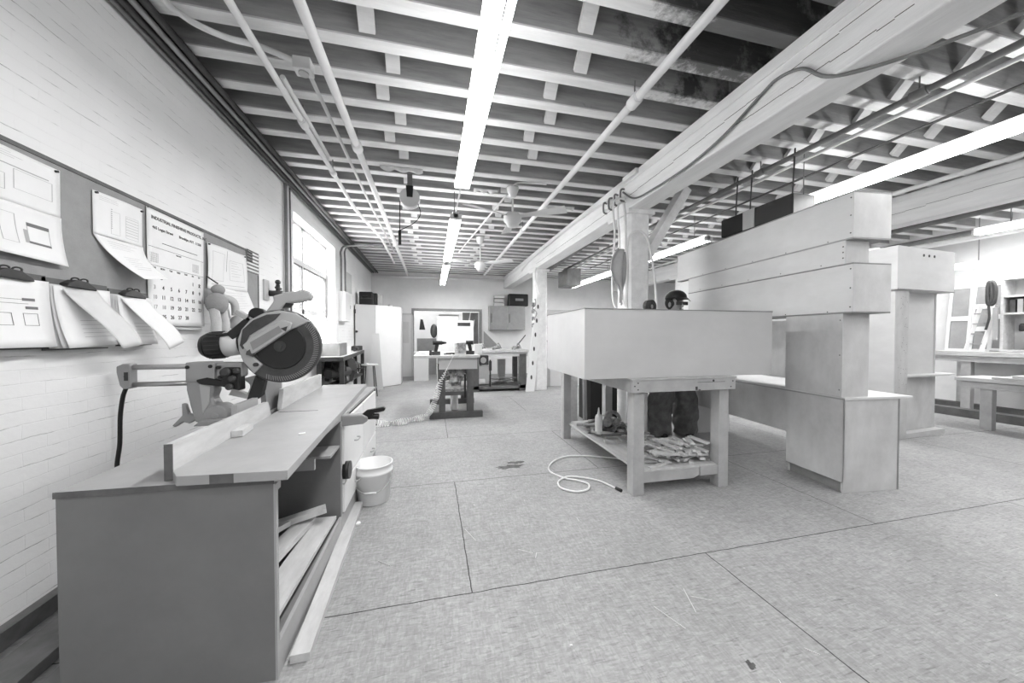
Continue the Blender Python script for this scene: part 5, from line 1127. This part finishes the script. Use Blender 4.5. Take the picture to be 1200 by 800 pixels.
tag(mb().box(8.95, 9.3, 1.5, 4.6, 1.052, 1.075).build('long_plank', 'scrap'), 'long plank lying along the front of the right wall table', 'plank')
for k, (x, z, lab) in enumerate(((8.55, .0, 'dark timber on the floor under the right wall table, nearer one'), (9.3, .0, 'dark timber on the floor by the right wall, farther one'))):
    tag(mb().box(x, x + .2, 1.0, 5.2, z, z + .13).build('floor_timber', 'dtable'), lab, 'timber')
t = thing('wall_bookcase', 'open wooden shelf standing on the right wall table, cut by the frame', 'shelf', (9.5, 0, 1.077))
mb().box(0, .32, 3.80, 3.83, 0, 1.25).build('side_panel', 'scrap', t); mb().box(0, .32, 1.8, 1.83, 0, 1.25).build('side_panel', 'scrap', t)
for z in (0, .63, .92, 1.22): mb().box(0, .32, 1.83, 3.80, z, z + .03).build('shelf_board', 'scrap', t)
mb().box(.32, .335, 1.8, 3.83, 0, 1.25).build('back', 'lightgrey', t)
for k in range(9): tag(mb().box(9.52, 9.7, 3.74 - .075 * k - .055, 3.74 - .075 * k, 1.739, 1.95 + .01 * (k % 3)).build('dark_binder', ['dark', 'shade', 'black'][k % 3]), 'dark binder standing in a row on the right wall shelf', 'binder', 'binders on the right wall shelf')
for k in range(3): tag(mb().box(9.5, 9.75, 3.05 - .3 * k, 3.6 - .3 * k if k < 1 else 3.3 - .3 * k, 2.33, 2.52 - .03 * k).build('white_carton', 'white', bevel=.005), ['widest white carton on top of the right wall shelf', 'white carton on the right wall shelf top, past the widest', 'last white carton on the right wall shelf top'][k], 'carton')
t = thing('dust_extractor', 'domed grey machine with a dial on the right wall shelf', 'machine', (9.60, 3.30, 1.11))
b = mb(); b.sphere((0, 0, .17), .28, 24, 12, (.5, 1, .75)); b.box(-.12, .12, -.2, .2, 0, .1); b.build('machine_shell', 'lightgrey', t); b = mb(); b.lathe([(.03, 0), (.06, .01), (.05, .03)], (-.14, .0, .2), (-1, 0, 0), 20); b.build('dial', 'dark', t)
tag(mb().lathe([(.04, 0), (.045, .02), (.045, .1), (.03, .13)], (9.58, 3.62, 1.42)).build('dark_jar', 'black'), 'small dark jar behind the domed machine', 'jar')
# leaning panel doors
def lean_door(y0, y1, z0, z1, lab, rows, x):
    t = thing('panel_door', lab, 'door', (x, 0, 0))
    tilt = .13
    def Q(u, v, w): return (u_x(v) + w, y0 + (y1 - y0) * u, z0 + (z1 - z0) * v)
    def u_x(v): return -.0 + tilt * v
    b = mb(); fr = .13
    def rect_(u0, u1, v0, v1, w0, w1): b.hexa([Q(u0, v0, w0), Q(u1, v0, w0), Q(u1, v0, w1), Q(u0, v0, w1), Q(u0, v1, w0), Q(u1, v1, w0), Q(u1, v1, w1), Q(u0, v1, w1)])
    rect_(0, fr, 0, 1, 0, .04); rect_(1 - fr, 1, 0, 1, 0, .04)
    for r_ in range(rows + 1):
        v = r_ / rows; rect_(fr, 1 - fr, max(0, v - .035), min(1, v + .035), 0, .04)
    b.build('door_frame', 'white', t)
    b = mb(); rect_(fr, 1 - fr, 0, 1, .018, .026); b.build('door_panel', 'shade', t)
    return t
lean_door(4.28, 4.58, 1.06, 2.28, 'white panelled door leaning on the right wall, leftmost', 2, 9.72)
lean_door(4.03, 4.27, 1.06, 2.29, 'white panelled door leaning on the right wall, middle one', 3, 9.71)
lean_door(3.85, 4.02, 1.08, 2.29, 'white panelled door leaning on the right wall, nearest the shelf', 2, 9.68)
t = thing('white_step_ladder', 'small pale ladder leaning before the white doors', 'ladder', (9.5, 0, 1.08))
for y in (3.98, 4.16): mb().beam((0, y + .05, 0), (.12, y - .06, .8), .03, .05).build('rail', 'white', t)
for k in range(4): mb().beam((.03 * k, 4.02, .12 + .18 * k), (.03 * k, 4.16, .12 + .18 * k), .04, .02).build('rung', 'shade', t)
pts = [(9.45, 3.92 + .035 * math.cos(a) + .02 * math.sin(a * .5), 2.08 + .20 * math.sin(a)) for a in [2 * PI * k / 16 for k in range(33)]]
b = mb(); b.tube(pts, .024, 8); b.tube([(9.45, 3.94, 1.86), (9.45, 3.93, 1.66), (9.46, 3.97, 1.45)], .016, 8)
tag(b.build('hanging_coil', 'dark'), 'dark cable coil hanging at the edge of the right wall shelf', 'coil')
tag(mb().obox((9.47, 3.87, 1.55), (.03, .05, .55)).build('dark_saw_case', 'shade'), 'grey narrow strip hanging below the cable coil', 'strip')
for k, (x, y, lab) in enumerate(((9.4, 3.3, 'round dark bag under the right wall table'), (9.35, 2.6, 'second dark bag under the right wall table'))):
    tag(mb().sphere((x, y, .45), .22, 16, 10, (.6, 1, 1)).build('tool_bag', 'dark'), lab, 'bag')

# ------------------------------------------------------------------ floor litter
def blot(cx, cy, rx, ry, seed, name, lab, m='stain'):
    rr = random.Random(seed); n = 26; pts = []
    for k in range(n):
        a = 2 * PI * k / n; r = 1 + rr.uniform(-.35, .35); pts.append((cx + rx * r * math.cos(a), cy + ry * r * math.sin(a)))
    b = mb(); b.prism(pts, .0004, .0018, 'xy'); tag(b.build(name, m), lab, 'stain')
blot(.78, 3.42, .13, .045, 1, 'oil_stain', 'dark oily stain on the floor between bucket and work table')
blot(.86, 3.52, .09, .03, 5, 'oil_stain', 'small dark stain just behind the larger oily stain')
blot(1.268, 1.123, .014, .02, 2, 'dark_spot', 'small black spot on the floor low in the foreground')
rr = random.Random(31)
for k in range(34):
    x = rr.uniform(-.4, 4.5); y = rr.uniform(1.0, 3.3)
    if 1.5 < x < 2.8 and y > 2.2: continue
    if x > 3.2 and y > 1.9: continue
    a = rr.uniform(0, PI); ln = rr.choice([.008, .012, .05, .10, .16]); w = .0025 if ln > .03 else .007
    tag(mb().obox((x, y, .0025), (ln, w, .003), (0, 0, a)).build('wood_splinter', 'chip'), 'pale splinter lying on the strand board floor', 'splinter', 'splinters scattered over the floor')
tag(mb().lathe([(.018, 0), (.02, .004), (.016, .014)], (-.52, 2.62, 0)).build('bottle_cap', 'plastic'), 'small white cap on the floor beside the saw bench', 'cap')
